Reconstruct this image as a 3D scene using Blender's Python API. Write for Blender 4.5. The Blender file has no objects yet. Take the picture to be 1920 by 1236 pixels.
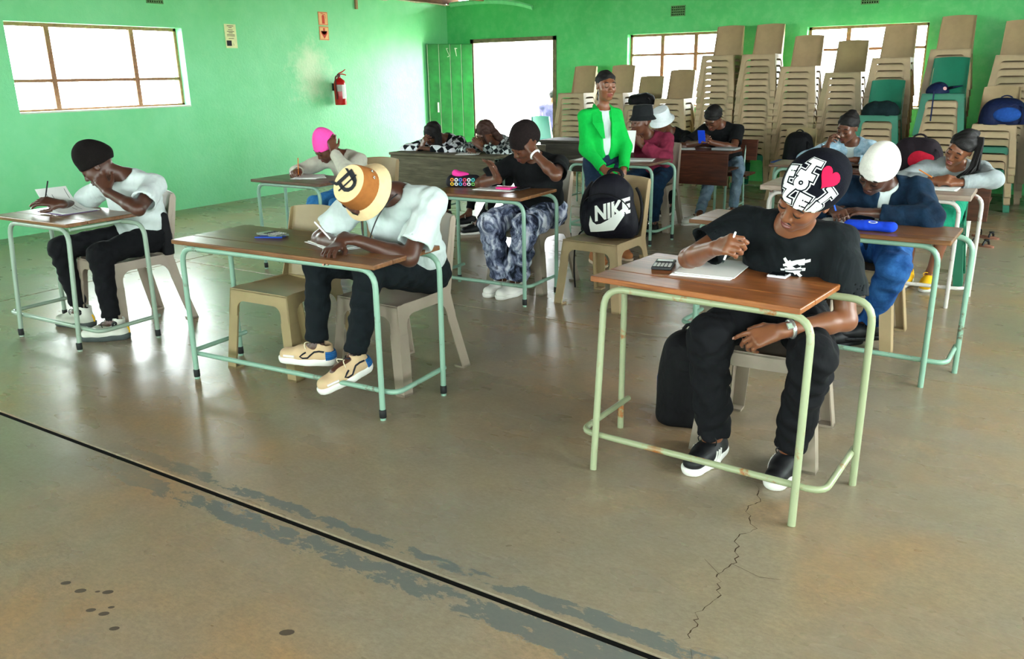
import bpy, bmesh, math, random
import numpy as np
from mathutils import Vector, Matrix
from mathutils.bvhtree import BVHTree
random.seed(7)
S = bpy.context.scene
COL = S.collection

# ------------------------------------------------------------------ camera
F_PX = 1549.0
RW = ((0.84468468, 0.14471291, -0.51533093),
      (0.53501498, -0.25763828, 0.80460020),
      (-0.01633294, -0.95534323, -0.29504668))
CAM_H = 1.5
cam_d = bpy.data.cameras.new('camera'); cam = bpy.data.objects.new('camera', cam_d); COL.objects.link(cam)
cam_d.sensor_width = 36.0; cam_d.lens = F_PX / 1920.0 * 36.0; cam_d.clip_start = 0.05; cam_d.clip_end = 200
Rm = Matrix(RW)
cx_, cy_, cz_ = Rm @ Vector((1, 0, 0)), Rm @ Vector((0, -1, 0)), Rm @ Vector((0, 0, -1))
cam.matrix_world = Matrix(((cx_.x, cy_.x, cz_.x, 0), (cx_.y, cy_.y, cz_.y, 0), (cx_.z, cy_.z, cz_.z, CAM_H), (0, 0, 0, 1)))
S.camera = cam

# ------------------------------------------------------------------ world, daylight, exposure
SKY = 10.5
w = bpy.data.worlds.new('sky'); S.world = w; w.use_nodes = True
bg = w.node_tree.nodes['Background']
bg.inputs[0].default_value = (0.93, 0.98, 1.0, 1); bg.inputs[1].default_value = SKY
S.view_settings.view_transform = 'Standard'; S.view_settings.look = 'None'
S.view_settings.exposure = 1.6; S.view_settings.gamma = 1.0; S.view_settings.use_curve_mapping = False
XL, XR, YB, YF, ZW = -8.74, 2.0, 11.80, -2.2, 2.62      # inner faces of the walls, height of the wall plate
# openings: (wall, a0, a1, z0, z1)   a runs along the wall
DOOR = (-8.24, -6.68, 0.0, 2.03)
WIN_LEFT = [(4.58, 6.60, 1.20, 2.08), (0.2, 2.2, 1.20, 2.08)]
WIN_BACK = [(-5.45, -3.98, 1.00, 2.03), (-2.88, -1.43, 1.00, 2.03)]
WIN_RIGHT = [(-1.6, 1.0, .95, 2.15), (2.2, 4.8, .95, 2.15), (6.0, 8.6, .95, 2.15)]
WIN_FRONT = [(-7.4, -5.4, 1.0, 2.08), (-3.9, -1.9, 1.0, 2.08), (-0.7, 1.1, 1.0, 2.08)]
def portal(name, loc, rot, sx, sy):
    l = bpy.data.lights.new(name, 'AREA'); l.shape = 'RECTANGLE'; l.size = sx; l.size_y = sy
    l.cycles.is_portal = True
    o = bpy.data.objects.new(name, l); COL.objects.link(o); o.location = loc; o.rotation_euler = rot
H = math.pi / 2
for a0, a1, z0, z1 in WIN_LEFT: portal('daylight_portal', (XL - .24, (a0 + a1) / 2, (z0 + z1) / 2), (0, -H, 0), z1 - z0, a1 - a0)
for a0, a1, z0, z1 in WIN_BACK + [DOOR]: portal('daylight_portal', ((a0 + a1) / 2, YB + .24, (z0 + z1) / 2), (-H, 0, 0), a1 - a0, z1 - z0)
for a0, a1, z0, z1 in WIN_RIGHT: portal('daylight_portal', (XR + .24, (a0 + a1) / 2, (z0 + z1) / 2), (0, H, 0), z1 - z0, a1 - a0)
for a0, a1, z0, z1 in WIN_FRONT: portal('daylight_portal', ((a0 + a1) / 2, YF - .24, (z0 + z1) / 2), (H, 0, 0), a1 - a0, z1 - z0)

# ------------------------------------------------------------------ materials
def lin(c):
    def f(v):
        v /= 255.0
        return v / 12.92 if v <= 0.04045 else ((v + 0.055) / 1.055) ** 2.4
    return (f(c[0]), f(c[1]), f(c[2]), 1)
MATS = {}
class NT:
    def __init__(s, name):
        s.m = bpy.data.materials.new(name); s.m.use_nodes = True; s.t = s.m.node_tree; s.n = s.t.nodes; s.l = s.t.links
        s.b = s.n['Principled BSDF']
    def new(s, t, **kw):
        x = s.n.new(t)
        for k, v in kw.items(): setattr(x, k, v)
        return x
    def coord(s, kind='Object', scale=(1, 1, 1), rot=(0, 0, 0), loc=(0, 0, 0)):
        c = s.new('ShaderNodeTexCoord'); m = s.new('ShaderNodeMapping')
        m.inputs['Scale'].default_value = scale; m.inputs['Rotation'].default_value = rot; m.inputs['Location'].default_value = loc
        s.l.new(c.outputs[kind], m.inputs['Vector']); return m.outputs[0]
    def noise(s, vec, scale=5, detail=5, rough=.55, dist=0):
        x = s.new('ShaderNodeTexNoise'); x.inputs['Scale'].default_value = scale; x.inputs['Detail'].default_value = detail
        x.inputs['Roughness'].default_value = rough; x.inputs['Distortion'].default_value = dist
        s.l.new(vec, x.inputs['Vector']); return x.outputs['Fac']
    def ramp(s, fac, stops, interp='LINEAR'):
        r = s.new('ShaderNodeValToRGB'); r.color_ramp.interpolation = interp
        e = r.color_ramp.elements
        while len(e) < len(stops): e.new(0.5)
        for i, (p, c) in enumerate(stops):
            e[i].position = p; e[i].color = c if len(c) == 4 else (*c, 1)
        s.l.new(fac, r.inputs[0]); return r.outputs[0]
    def mix(s, fac, a, b, mode='MIX'):
        x = s.new('ShaderNodeMix', data_type='RGBA', blend_type=mode)
        for sock, v in ((x.inputs[0], fac), (x.inputs[6], a), (x.inputs[7], b)):
            if hasattr(v, 'is_linked'): s.l.new(v, sock)
            else: sock.default_value = v
        return x.outputs[2]
    def math(s, op, a, b=None, clamp=False):
        x = s.new('ShaderNodeMath', operation=op, use_clamp=clamp)
        for sock, v in ((x.inputs[0], a), (x.inputs[1], b)):
            if v is None: continue
            if hasattr(v, 'is_linked'): s.l.new(v, sock)
            else: sock.default_value = v
        return x.outputs[0]
    def bump(s, h, strength=.2, dist=.01):
        b = s.new('ShaderNodeBump'); b.inputs['Strength'].default_value = strength; b.inputs['Distance'].default_value = dist
        s.l.new(h, b.inputs['Height']); s.l.new(b.outputs[0], s.b.inputs['Normal'])
    def base(s, c):
        if hasattr(c, 'is_linked'): s.l.new(c, s.b.inputs['Base Color'])
        else: s.b.inputs['Base Color'].default_value = c
    def set(s, rough=.6, spec=.4, metal=0, **kw):
        s.b.inputs['Roughness'].default_value = rough; s.b.inputs['Specular IOR Level'].default_value = spec; s.b.inputs['Metallic'].default_value = metal
        for k, v in kw.items(): s.b.inputs[k].default_value = v
def mat(name, c, rough=.6, spec=.4, metal=0, var=.12, vs=12, bump=0, bs=60, bd=.004, **kw):
    if name in MATS: return MATS[name]
    t = NT(name); c = lin(c)
    if var:
        v = t.noise(t.coord(), vs, 4)
        d = tuple(x * (1 - var) for x in c[:3]) + (1,); l = tuple(min(1, x * (1 + var)) for x in c[:3]) + (1,)
        t.base(t.ramp(v, [(.3, d), (.7, l)]))
    else: t.base(c)
    t.set(rough, spec, metal, **kw)
    if bump: t.bump(t.noise(t.coord(), bs, 3), bump, bd)
    MATS[name] = t.m; return t.m
def fabric(name, c, var=.15, rough=.9, fold=.5, fs=7):
    """cloth: weave noise plus soft creases as fine relief"""
    if name in MATS: return MATS[name]
    t = NT(name); c = lin(c)
    v = t.noise(t.coord(), 40, 3)
    d = tuple(x * (1 - var) for x in c[:3]) + (1,); l = tuple(min(1, x * (1 + var)) for x in c[:3]) + (1,)
    t.base(t.ramp(v, [(.3, d), (.7, l)])); t.set(rough, .25)
    w1 = t.noise(t.coord(scale=(1, 1, .6)), fs, 3, .5, 1.2)
    t.bump(w1, fold, .03); MATS[name] = t.m; return t.m
# ------------------------------------------------------------------ mesh helpers
def V3(*a): return np.array(a, float)
def nrm(v):
    v = np.asarray(v, float); return v / (np.linalg.norm(v) + 1e-12)
def mesh_np(name, co, faces, smooth=True):
    """faces: (n,4) or (n,3) int array, or list of lists"""
    me = bpy.data.meshes.new(name)
    if isinstance(faces, np.ndarray):
        n, k = faces.shape
        me.vertices.add(len(co)); me.vertices.foreach_set('co', np.ascontiguousarray(co, np.float32).ravel())
        me.loops.add(n * k); me.loops.foreach_set('vertex_index', np.ascontiguousarray(faces, np.int32).ravel())
        me.polygons.add(n); me.polygons.foreach_set('loop_start', np.arange(0, n * k, k, dtype=np.int32))
        me.update(calc_edges=True)
    else:
        me.from_pydata([tuple(c) for c in co], [], faces); me.update()
    me.polygons.foreach_set('use_smooth', np.full(len(me.polygons), smooth, bool))
    return me
class MB:
    def __init__(s): s.v = []; s.f = []
    def add(s, vs, fs):
        o = len(s.v); s.v += [tuple(map(float, v)) for v in vs]; s.f += [[i + o for i in f] for f in fs]; return s
    def box(s, lo, hi, b=0.0):
        x0, y0, z0 = lo; x1, y1, z1 = hi
        if b <= 0:
            vs = [(x, y, z) for z in (z0, z1) for y in (y0, y1) for x in (x0, x1)]
            return s.add(vs, [[0, 2, 3, 1], [4, 5, 7, 6], [0, 1, 5, 4], [2, 6, 7, 3], [0, 4, 6, 2], [1, 3, 7, 5]])
        bm = bmesh.new(); bmesh.ops.create_cube(bm, size=1)
        for v in bm.verts: v.co = Vector(((x0 + x1) / 2 + v.co.x * (x1 - x0), (y0 + y1) / 2 + v.co.y * (y1 - y0), (z0 + z1) / 2 + v.co.z * (z1 - z0)))
        bmesh.ops.bevel(bm, geom=bm.edges[:], offset=b, segments=2, affect='EDGES', profile=.5)
        bm.verts.index_update(); s.add([v.co for v in bm.verts], [[v.index for v in f.verts] for f in bm.faces]); bm.free(); return s
    def tube(s, pts, r, seg=10, cap=True, flat=None):
        pts = [np.asarray(p, float) for p in pts]; n = len(pts)
        rs = r if hasattr(r, '__len__') else [r] * n
        ref = None; rings = []
        for i in range(n):
            d = nrm(pts[min(i + 1, n - 1)] - pts[max(i - 1, 0)])
            if ref is None:
                a = V3(0, 0, 1) if abs(d[2]) < .9 else V3(1, 0, 0); ref = nrm(np.cross(d, a))
            else: ref = nrm(ref - d * ref.dot(d))
            b = np.cross(d, ref)
            rings.append([pts[i] + rs[i] * (math.cos(t) * ref + math.sin(t) * b * (flat or 1)) for t in [2 * math.pi * k / seg for k in range(seg)]])
        return s.loft(rings, cap)
    def loft(s, rings, cap=True, closed=True):
        n = len(rings); k = len(rings[0]); fs = []
        for i in range(n - 1):
            for j in range(k if closed else k - 1):
                fs.append([i * k + j, i * k + (j + 1) % k, (i + 1) * k + (j + 1) % k, (i + 1) * k + j])
        if cap and closed: fs += [list(range(k))[::-1], list(range((n - 1) * k, n * k))]
        return s.add([p for r in rings for p in r], fs)
    def lathe(s, prof, seg=24, c=(0, 0, 0), cap=True):
        rings = [[(c[0] + r * math.cos(2 * math.pi * k / seg), c[1] + r * math.sin(2 * math.pi * k / seg), c[2] + z) for k in range(seg)] for r, z in prof]
        return s.loft(rings, cap)
    def prism(s, outline, t0, t1, fr):
        """outline 2d polygon; fr(u,v,w)->xyz; extruded in w"""
        n = len(outline); vs = [fr(u, v, t0) for u, v in outline] + [fr(u, v, t1) for u, v in outline]
        fs = [list(range(n))[::-1], list(range(n, 2 * n))] + [[i, (i + 1) % n, n + (i + 1) % n, n + i] for i in range(n)]
        return s.add(vs, fs)
    def xf(s, fn): s.v = [tuple(fn(*v)) for v in s.v]; return s
    def mesh(s, name, smooth=False):
        bm = bmesh.new(); vs = [bm.verts.new(v) for v in s.v]
        for f in s.f:
            try: bm.faces.new([vs[i] for i in f])
            except ValueError: pass
        bmesh.ops.recalc_face_normals(bm, faces=bm.faces[:])
        me = bpy.data.meshes.new(name); bm.to_mesh(me); bm.free()
        me.polygons.foreach_set('use_smooth', np.full(len(me.polygons), smooth, bool))
        if smooth: me.set_sharp_from_angle(angle=math.radians(45)) if hasattr(me, 'set_sharp_from_angle') else None
        return me
    def build(s, name, m, parent=None, smooth=False, label=None):
        return link(name, s.mesh(name, smooth), m, parent, label)
def link(name, me, m, parent=None, label=None):
    o = bpy.data.objects.new(name, me); COL.objects.link(o)
    if m is not None and not me.materials: me.materials.append(m)
    if parent is not None: o.parent = parent
    if label: o['label'] = label
    return o
def tag(o, label, cat, group=None):
    o['label'] = label; o['category'] = cat
    if group: o['group'] = group
    return o
def thing(name, label, cat, loc=(0, 0, 0), rz=0, group=None):
    o = bpy.data.objects.new(name, None); COL.objects.link(o); o.location = loc; o.rotation_euler = (0, 0, rz); o.empty_display_size = .1
    return tag(o, label, cat, group)
def struct(o): o['kind'] = 'structure'; return o
def dup(root, loc, rz, label, group=None, mats=None):
    def cp(o, par):
        c = o.copy(); COL.objects.link(c); c.parent = par
        if mats and o.type == 'MESH':
            c.material_slots[0].link = 'OBJECT'; c.material_slots[0].material = mats
        return c
    r = root.copy(); COL.objects.link(r); r.location = loc; r.rotation_euler = (0, 0, rz); r['label'] = label
    if group: r['group'] = group
    for ch in root.children:
        c = cp(ch, r)
        for g in ch.children: cp(g, c)
    return r
def arc(c, r, a0, a1, n):
    return [(c[0] + r * math.cos(a0 + (a1 - a0) * i / n), c[1] + r * math.sin(a0 + (a1 - a0) * i / n)) for i in range(n + 1)]
def bez(p0, p1, p2, p3, n=10):
    p0, p1, p2, p3 = map(lambda p: np.asarray(p, float), (p0, p1, p2, p3)); r = []
    for i in range(n + 1):
        t = i / n; r.append((1 - t) ** 3 * p0 + 3 * t * (1 - t) ** 2 * p1 + 3 * t * t * (1 - t) * p2 + t ** 3 * p3)
    return r
def fillet(pts, r, n=5):
    """round the corners of a 3d polyline"""
    pts = [np.asarray(p, float) for p in pts]; out = [pts[0]]
    for i in range(1, len(pts) - 1):
        a, b, c = pts[i - 1], pts[i], pts[i + 1]; u = nrm(a - b); v = nrm(c - b)
        d = min(r, np.linalg.norm(a - b) * .49, np.linalg.norm(c - b) * .49)
        p, q = b + u * d, b + v * d
        for k in range(n + 1):
            t = k / n; out.append((1 - t) ** 2 * p + 2 * t * (1 - t) * b + t * t * q)
    out.append(pts[-1]); return out
# text and flat marks laid on a surface
def text2d(s, size=1.0, offset=0.0, shear=0.0):
    cu = bpy.data.curves.new('t', 'FONT'); cu.body = s; cu.size = size; cu.offset = offset; cu.align_x = 'CENTER'; cu.align_y = 'CENTER'; cu.shear = shear; cu.resolution_u = 3
    o = bpy.data.objects.new('t', cu); COL.objects.link(o)
    me = bpy.data.meshes.new_from_object(o.evaluated_get(bpy.context.evaluated_depsgraph_get()))
    vs = [(v.co.x, v.co.y) for v in me.vertices]; fs = [list(p.vertices) for p in me.polygons]
    bpy.data.objects.remove(o); bpy.data.curves.remove(cu); bpy.data.meshes.remove(me); return vs, fs
def poly2d(pts): return list(pts), [list(range(len(pts)))]
def ell2d(cx, cy, rx, ry, n=20, rot=0):
    r = []
    for k in range(n):
        t = 2 * math.pi * k / n; x, y = rx * math.cos(t), ry * math.sin(t)
        r.append((cx + x * math.cos(rot) - y * math.sin(rot), cy + x * math.sin(rot) + y * math.cos(rot)))
    return poly2d(r)
def join2d(*ms):
    v, f = [], []
    for a, b in ms:
        o = len(v); v += a; f += [[i + o for i in q] for q in b]
    return v, f
def move2d(m, dx=0, dy=0, s=1, rot=0, sy=None):
    c, q = math.cos(rot), math.sin(rot); sy = sy or s
    return [(dx + c * x * s - q * y * sy, dy + q * x * s + c * y * sy) for x, y in m[0]], m[1]
def heart2d(s):
    p = []
    for k in range(28):
        t = 2 * math.pi * k / 28
        p.append((s * 16 * math.sin(t) ** 3 / 17, s * (13 * math.cos(t) - 5 * math.cos(2 * t) - 2 * math.cos(3 * t) - math.cos(4 * t)) / 17))
    return poly2d(p)
def decal(name, m2, org, nor, up, m, bvh, off=.002, parent=None, base=(0, 0, 0), sub=None, label=None, ball=None):
    """lay a flat mark onto a curved thing: every point is dropped along -nor onto the surface"""
    n = nrm(nor); u = nrm(np.asarray(up) - n * np.dot(up, n)); r = np.cross(u, n)
    bm = bmesh.new(); vs = [bm.verts.new((x, y, 0)) for x, y in m2[0]]
    for f in m2[1]:
        try: bm.faces.new([vs[i] for i in f])
        except ValueError: pass
    bmesh.ops.triangulate(bm, faces=bm.faces[:])
    if sub:
        for _ in range(5):
            e = [e for e in bm.edges if e.calc_length() > sub]
            if not e: break
            bmesh.ops.subdivide_edges(bm, edges=e, cuts=1); bmesh.ops.triangulate(bm, faces=[f for f in bm.faces if len(f.verts) > 3])
    last = 0
    for v in bm.verts:
        p = np.asarray(org) + r * v.co.x + u * v.co.y
        if ball:   # wrap around a rounded thing: (centre, radius)
            cc, rad = np.asarray(ball[0]), ball[1]; ax, ay = v.co.x / rad, v.co.y / rad; dr = nrm(n * math.cos(ax) * math.cos(ay) + r * math.sin(ax) * math.cos(ay) + u * math.sin(ay)); h = bvh.ray_cast(Vector(cc + dr * .4), Vector(-dr), .6)
            v.co = Vector((np.array(h[0]) if h[0] is not None else cc + dr * rad) + dr * off - np.asarray(base)); continue
        if bvh:
            h = bvh.ray_cast(Vector(p + n * .15), Vector(-n), .4)
            q = np.array(h[0]) if h[0] is not None else p
        else: q = p
        v.co = Vector(q + n * off - np.asarray(base))
    for f in bm.faces:
        if f.normal.dot(Vector(n)) < 0: f.normal_flip()
    me = bpy.data.meshes.new(name); bm.to_mesh(me); bm.free(); me.polygons.foreach_set('use_smooth', np.ones(len(me.polygons), bool))
    return link(name, me, m, parent, label)
def bvh_of(co, faces): return BVHTree.FromPolygons([tuple(c) for c in co], [list(map(int, f)) for f in faces])

# ------------------------------------------------------------------ distance-field modelling (bodies, cloth, bags)
class Field:
    def __init__(s, lo, hi, h):
        s.h = h; s.o = np.asarray(lo, float) - 3 * h; s.n = np.ceil((np.asarray(hi, float) + 3 * h - s.o) / h).astype(int) + 1
        s.D = np.full(s.n, .08, np.float32)
    def sub(s, lo, hi):
        a = np.clip(np.floor((lo - s.o) / s.h).astype(int), 0, s.n); b = np.clip(np.ceil((hi - s.o) / s.h).astype(int) + 1, 0, s.n)
        if (b <= a).any(): return None
        sl = tuple(slice(x, y) for x, y in zip(a, b))
        g = [(s.o[i] + s.h * np.arange(a[i], b[i])).astype(np.float32) for i in range(3)]
        return sl, g[0][:, None, None], g[1][None, :, None], g[2][None, None, :]
    def comb(s, sl, d, k, op):
        A = s.D[sl]
        if op == 'sub':
            d = -d; h = np.maximum(k - np.abs(A - d), 0) / max(k, 1e-6); s.D[sl] = np.maximum(A, d) + h * h * k * .25
        else:
            h = np.maximum(k - np.abs(A - d), 0) / max(k, 1e-6); s.D[sl] = np.minimum(A, d) - h * h * k * .25
    def cap(s, a, b, ra, rb=None, k=.02, op='add', cut0=False, cut1=False, flat=None):
        """tapered limb from a to b; cut = flat end; flat=(axis, factor) squashes the section"""
        rb = ra if rb is None else rb; a = np.asarray(a, float); b = np.asarray(b, float); m = max(ra, rb) + k + 2 * s.h + .01
        q = s.sub(np.minimum(a, b) - m, np.maximum(a, b) + m)
        if q is None: return s
        sl, X, Y, Z = q; ab = b - a; L = np.linalg.norm(ab) + 1e-9; u = ab / L
        px, py, pz = X - a[0], Y - a[1], Z - a[2]
        ax = px * u[0] + py * u[1] + pz * u[2]; t = np.clip(ax / L, 0, 1)
        ex, ey, ez = px - t * ab[0], py - t * ab[1], pz - t * ab[2]
        if flat is not None:
            f = nrm(np.asarray(flat[0], float) - u * np.dot(flat[0], u)); w = (ex * f[0] + ey * f[1] + ez * f[2]) * (1 / flat[1] - 1)
            ex, ey, ez = ex + w * f[0], ey + w * f[1], ez + w * f[2]
        d = np.sqrt(ex * ex + ey * ey + ez * ez) - (ra + t * (rb - ra))
        if cut0: d = np.maximum(d, -ax)
        if cut1: d = np.maximum(d, ax - L)
        s.comb(sl, d.astype(np.float32), k, op); return s
    def ell(s, c, r, M=None, k=.02, op='add', clip=None):
        """ellipsoid, axes = rows of M (world directions); clip = list of (point, outward normal)"""
        c = np.asarray(c, float); r = np.asarray(r, float); m = r.max() + k + 2 * s.h
        q = s.sub(c - m, c + m)
        if q is None: return s
        sl, X, Y, Z = q; px, py, pz = X - c[0], Y - c[1], Z - c[2]
        M = np.eye(3) if M is None else np.asarray(M)
        l = [px * M[i][0] + py * M[i][1] + pz * M[i][2] for i in range(3)]
        k0 = np.sqrt(sum((l[i] / r[i]) ** 2 for i in range(3))); k1 = np.sqrt(sum((l[i] / r[i] ** 2) ** 2 for i in range(3))) + 1e-6
        d = k0 * (k0 - 1) / k1
        for p, n in (clip or []): d = np.maximum(d, (X - p[0]) * n[0] + (Y - p[1]) * n[1] + (Z - p[2]) * n[2])
        s.comb(sl, d.astype(np.float32), k, op); return s
    def clip(s, p, n, k=.004):
        sl = (slice(None),) * 3; _, X, Y, Z = s.sub(s.o, s.o + s.h * (s.n - 1))
        d = ((X - p[0]) * n[0] + (Y - p[1]) * n[1] + (Z - p[2]) * n[2]).astype(np.float32)
        s.D = np.maximum(s.D, d[:s.D.shape[0], :s.D.shape[1], :s.D.shape[2]]); return s
    def mesh(s, smooth=0):
        D = s.D; N = D < 0; nx, ny, nz = D.shape
        cnt = np.zeros((nx - 1, ny - 1, nz - 1), np.int8)
        for i in (0, 1):
            for j in (0, 1):
                for k in (0, 1): cnt += N[i:nx - 1 + i, j:ny - 1 + j, k:nz - 1 + k]
        I, J, K = np.nonzero((cnt > 0) & (cnt < 8)); idx = np.full(cnt.shape, -1, np.int32); idx[I, J, K] = np.arange(len(I))
        P = np.zeros((len(I), 3)); C = np.zeros(len(I)); base = np.stack([I, J, K], 1).astype(float)
        for ax in range(3):
            for p in (0, 1):
                for q in (0, 1):
                    o = [0, 0, 0]; oth = [i for i in range(3) if i != ax]; o[oth[0]] = p; o[oth[1]] = q; e = list(o); e[ax] = 1
                    a = D[I + o[0], J + o[1], K + o[2]]; b = D[I + e[0], J + e[1], K + e[2]]; m = (a < 0) != (b < 0)
                    t = a[m] / (a[m] - b[m]); pos = base[m] + o; pos[:, ax] += t; P[m] += pos; C[m] += 1
        P /= C[:, None]; F = []
        for ax in range(3):
            A = np.moveaxis(N, ax, 0); a, b = A[:-1, 1:-1, 1:-1], A[1:, 1:-1, 1:-1]; T = np.moveaxis(idx, ax, 0)
            for flip, m in ((False, a & ~b), (True, ~a & b)):
                i, j, k = np.nonzero(m); j += 1; k += 1
                q = np.stack([T[i, j - 1, k - 1], T[i, j, k - 1], T[i, j, k], T[i, j - 1, k]], 1)
                if flip != (ax == 1): q = q[:, ::-1]
                F.append(q)
        F = np.concatenate(F); co = P * s.h + s.o
        for _ in range(smooth): co = lap(co, F)
        return co, F
def lap(co, F, w=.5):
    n = len(co); acc = np.zeros((n, 3)); c = np.zeros(n)
    for i in range(4):
        a, b = F[:, i], F[:, (i + 1) % 4]
        for x in range(3):
            acc[:, x] += np.bincount(a, co[b, x], n) + np.bincount(b, co[a, x], n)
        c += np.bincount(a, minlength=n) + np.bincount(b, minlength=n)
    return co * (1 - w) + w * acc / np.maximum(c, 1)[:, None]
def folds(co, F, amp, fr=26, seed=0, dirv=(0, 0, 1)):
    """push cloth in and out along its normals in soft creases"""
    a, b, c, d = (co[F[:, i]] for i in range(4)); nf = np.cross(c - a, d - b); nv = np.zeros_like(co)
    for i in range(4):
        for x in range(3): nv[:, x] += np.bincount(F[:, i], nf[:, x], len(co))
    nv /= np.linalg.norm(nv, axis=1)[:, None] + 1e-9
    rs = np.random.RandomState(seed); h = np.zeros(len(co))
    for i in range(7):
        v = rs.normal(size=3) + np.asarray(dirv) * 1.5; v = nrm(v) * fr * rs.uniform(.5, 1.7)
        ph = co @ v + 1.8 * np.sin(co @ (nrm(rs.normal(size=3)) * fr * .45) + rs.uniform(0, 6)); h += np.sin(ph + rs.uniform(0, 6)) * rs.uniform(.4, 1)
    return co + nv * (amp * h / 2.2)[:, None]
# ------------------------------------------------------------------ setting: floor, walls, roof
def wall_material(name, c1, c2, stain=None):
    t = NT(name); g = t.new('ShaderNodeNewGeometry').outputs['Position']
    n1 = t.noise(g, 1.6, 6, .6); n2 = t.noise(g, 9, 5, .65)
    col = t.ramp(n1, [(.3, lin(c1)), (.7, lin(c2))])
    col = t.mix(t.ramp(n2, [(.45, (0, 0, 0)), (.75, (.22, .22, .22))]), col, lin((150, 225, 160)))
    if stain:
        d = t.new('ShaderNodeVectorMath', operation='DISTANCE'); t.l.new(g, d.inputs[0]); d.inputs[1].default_value = stain
        nn = t.noise(g, 3.2, 7, .7)
        v = t.math('SUBTRACT', t.math('MULTIPLY', nn, 1.15), d.outputs['Value'])
        v = t.math('ADD', v, -.12)
        k = t.ramp(v, [(.0, (0, 0, 0)), (.4, (.6, .6, .6))])
        col = t.mix(k, col, lin((226, 232, 196)))
    t.base(col); t.set(.42, .45)
    t.bump(t.math('ADD', t.noise(g, 30, 5, .6), t.math('MULTIPLY', t.noise(g, 110, 3), .4)), .28, .012); return t.m
M_WALL = wall_material('green_wall_paint_shaded', (66, 186, 98), (82, 198, 114))  # darker copy of the green, backlit shade put into the colour
M_WALL_L = wall_material('green_wall_paint_lit_worn', (112, 212, 142), (130, 222, 160), (-8.74, 8.62, 1.55))  # same green lightened to paint in window light; pale stain is real
def floor_material():
    t = NT('polished_concrete'); g = t.new('ShaderNodeNewGeometry').outputs['Position']
    def sc(v, s):
        m = t.new('ShaderNodeMapping'); m.inputs['Scale'].default_value = s; t.l.new(v, m.inputs['Vector']); return m.outputs[0]
    a = t.noise(g, .75, 4, .55, .3); b = t.noise(sc(g, (1, 1.5, 1)), 2.2, 6, .62, .4); c = t.noise(sc(g, (1, 1.6, 1)), 45, 8, .8); c2 = t.noise(g, 14, 5, .6)
    col = t.ramp(a, [(.30, lin((132, 126, 108))), (.48, lin((154, 138, 112))), (.64, lin((172, 132, 88)))])
    col = t.mix(t.ramp(b, [(.35, (0, 0, 0)), (.75, (.6, .6, .6))]), col, lin((134, 132, 122)))
    col = t.mix(t.ramp(c2, [(.25, (.4, .4, .4)), (.7, (0, 0, 0))]), col, lin((116, 102, 82)))
    col = t.mix(t.ramp(c, [(.3, (.7, .7, .7)), (.62, (0, 0, 0))]), col, lin((108, 96, 78)))
    # worn grey screed in two ragged strips along the expansion joint at y = 1.76
    sep = t.new('ShaderNodeSeparateXYZ'); t.l.new(g, sep.inputs[0]); yy = sep.outputs['Y']
    def strip(c0, hw): return t.math('SUBTRACT', 1.0, t.math('DIVIDE', t.math('ABSOLUTE', t.math('ADD', yy, -c0)), hw))
    band = t.math('MAXIMUM', strip(1.825, .045), strip(1.685, .075)); ns = t.noise(sc(g, (1, 1.9, 1)), 9, 9, .74, .3); lg = t.noise(g, 1.5, 2)
    wv = t.math('ADD', t.math('MULTIPLY', t.math('MINIMUM', band, .6), .34), t.math('ADD', t.math('SUBTRACT', ns, .62), t.math('MULTIPLY', t.math('SUBTRACT', lg, .5), .5)))
    wmask = t.math('MULTIPLY', t.ramp(wv, [(.02, (0, 0, 0)), (.05, (1, 1, 1))]), t.ramp(band, [(.0, (0, 0, 0)), (.15, (1, 1, 1))]))
    wmask = t.math('MULTIPLY', wmask, t.math('MULTIPLY', t.math('ADD', sep.outputs['X'], 3.3), 1.2, True))
    col = t.mix(t.math('MULTIPLY', wmask, .8), col, lin((84, 92, 90)))
    t.base(col); t.set(.3, .5)
    r = t.ramp(t.noise(sc(g, (1, 2, 1)), 2.5, 3, .5), [(.2, (.24, .24, .24)), (.8, (.33, .33, .33))]); t.l.new(t.math('ADD', r, t.math('MULTIPLY', wmask, .3)), t.b.inputs['Roughness'])
    t.bump(t.math('ADD', t.noise(g, 2.6, 4, .55), t.math('MULTIPLY', c, .12)), .07, .03); return t.m
M_FLOOR = floor_material()
M_JOINT = mat('joint_filler', (14, 14, 12), .95, .1)
fl = struct(MB().box((XL - .2, YF - .2, -.12), (XR + .2, YB + .24, -.007)).build('floor', M_JOINT))
jx = [XL - .2, -6.2, XR + .2]; jy = [YF - .2, -.85, 1.76, 4.40, 6.69, 9.15, YB + .2]
for i in range(len(jx) - 1):
    for j in range(len(jy) - 1):
        MB().box((jx[i] + .006, jy[j] + (.013 if j == 2 else .005), -.09), (jx[i + 1] - .006, jy[j + 1] - (.013 if j == 1 else .005), 0), .0025).build('slab', M_FLOOR, fl)
def wall(name, axis, pos, out, a0, a1, ops, m, t=.24, zt=ZW):
    b = MB(); ops = sorted(ops); cur = a0
    def bx(p, q, z0, z1):
        if q - p < 1e-4 or z1 - z0 < 1e-4: return
        lo, hi = (min(pos, pos + out * t), max(pos, pos + out * t))
        b.box((lo, p, z0), (hi, q, z1)) if axis == 'x' else b.box((p, lo, z0), (q, hi, z1))
    for o0, o1, z0, z1 in ops:
        bx(cur, o0, 0, zt); bx(o0, o1, 0, z0); bx(o0, o1, z1, zt); cur = o1
    bx(cur, a1, 0, zt); return struct(b.build(name, m))
wl = wall('wall_left', 'x', XL, -1, YF, YB, WIN_LEFT, M_WALL_L)
wb = wall('wall_back', 'y', YB, 1, XL - .24, XR + .24, WIN_BACK + [DOOR], M_WALL)
wall('wall_right', 'x', XR, 1, YF, YB, WIN_RIGHT, M_WALL)
wall('wall_front', 'y', YF, -1, XL - .24, XR + .24, WIN_FRONT, M_WALL)
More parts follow.
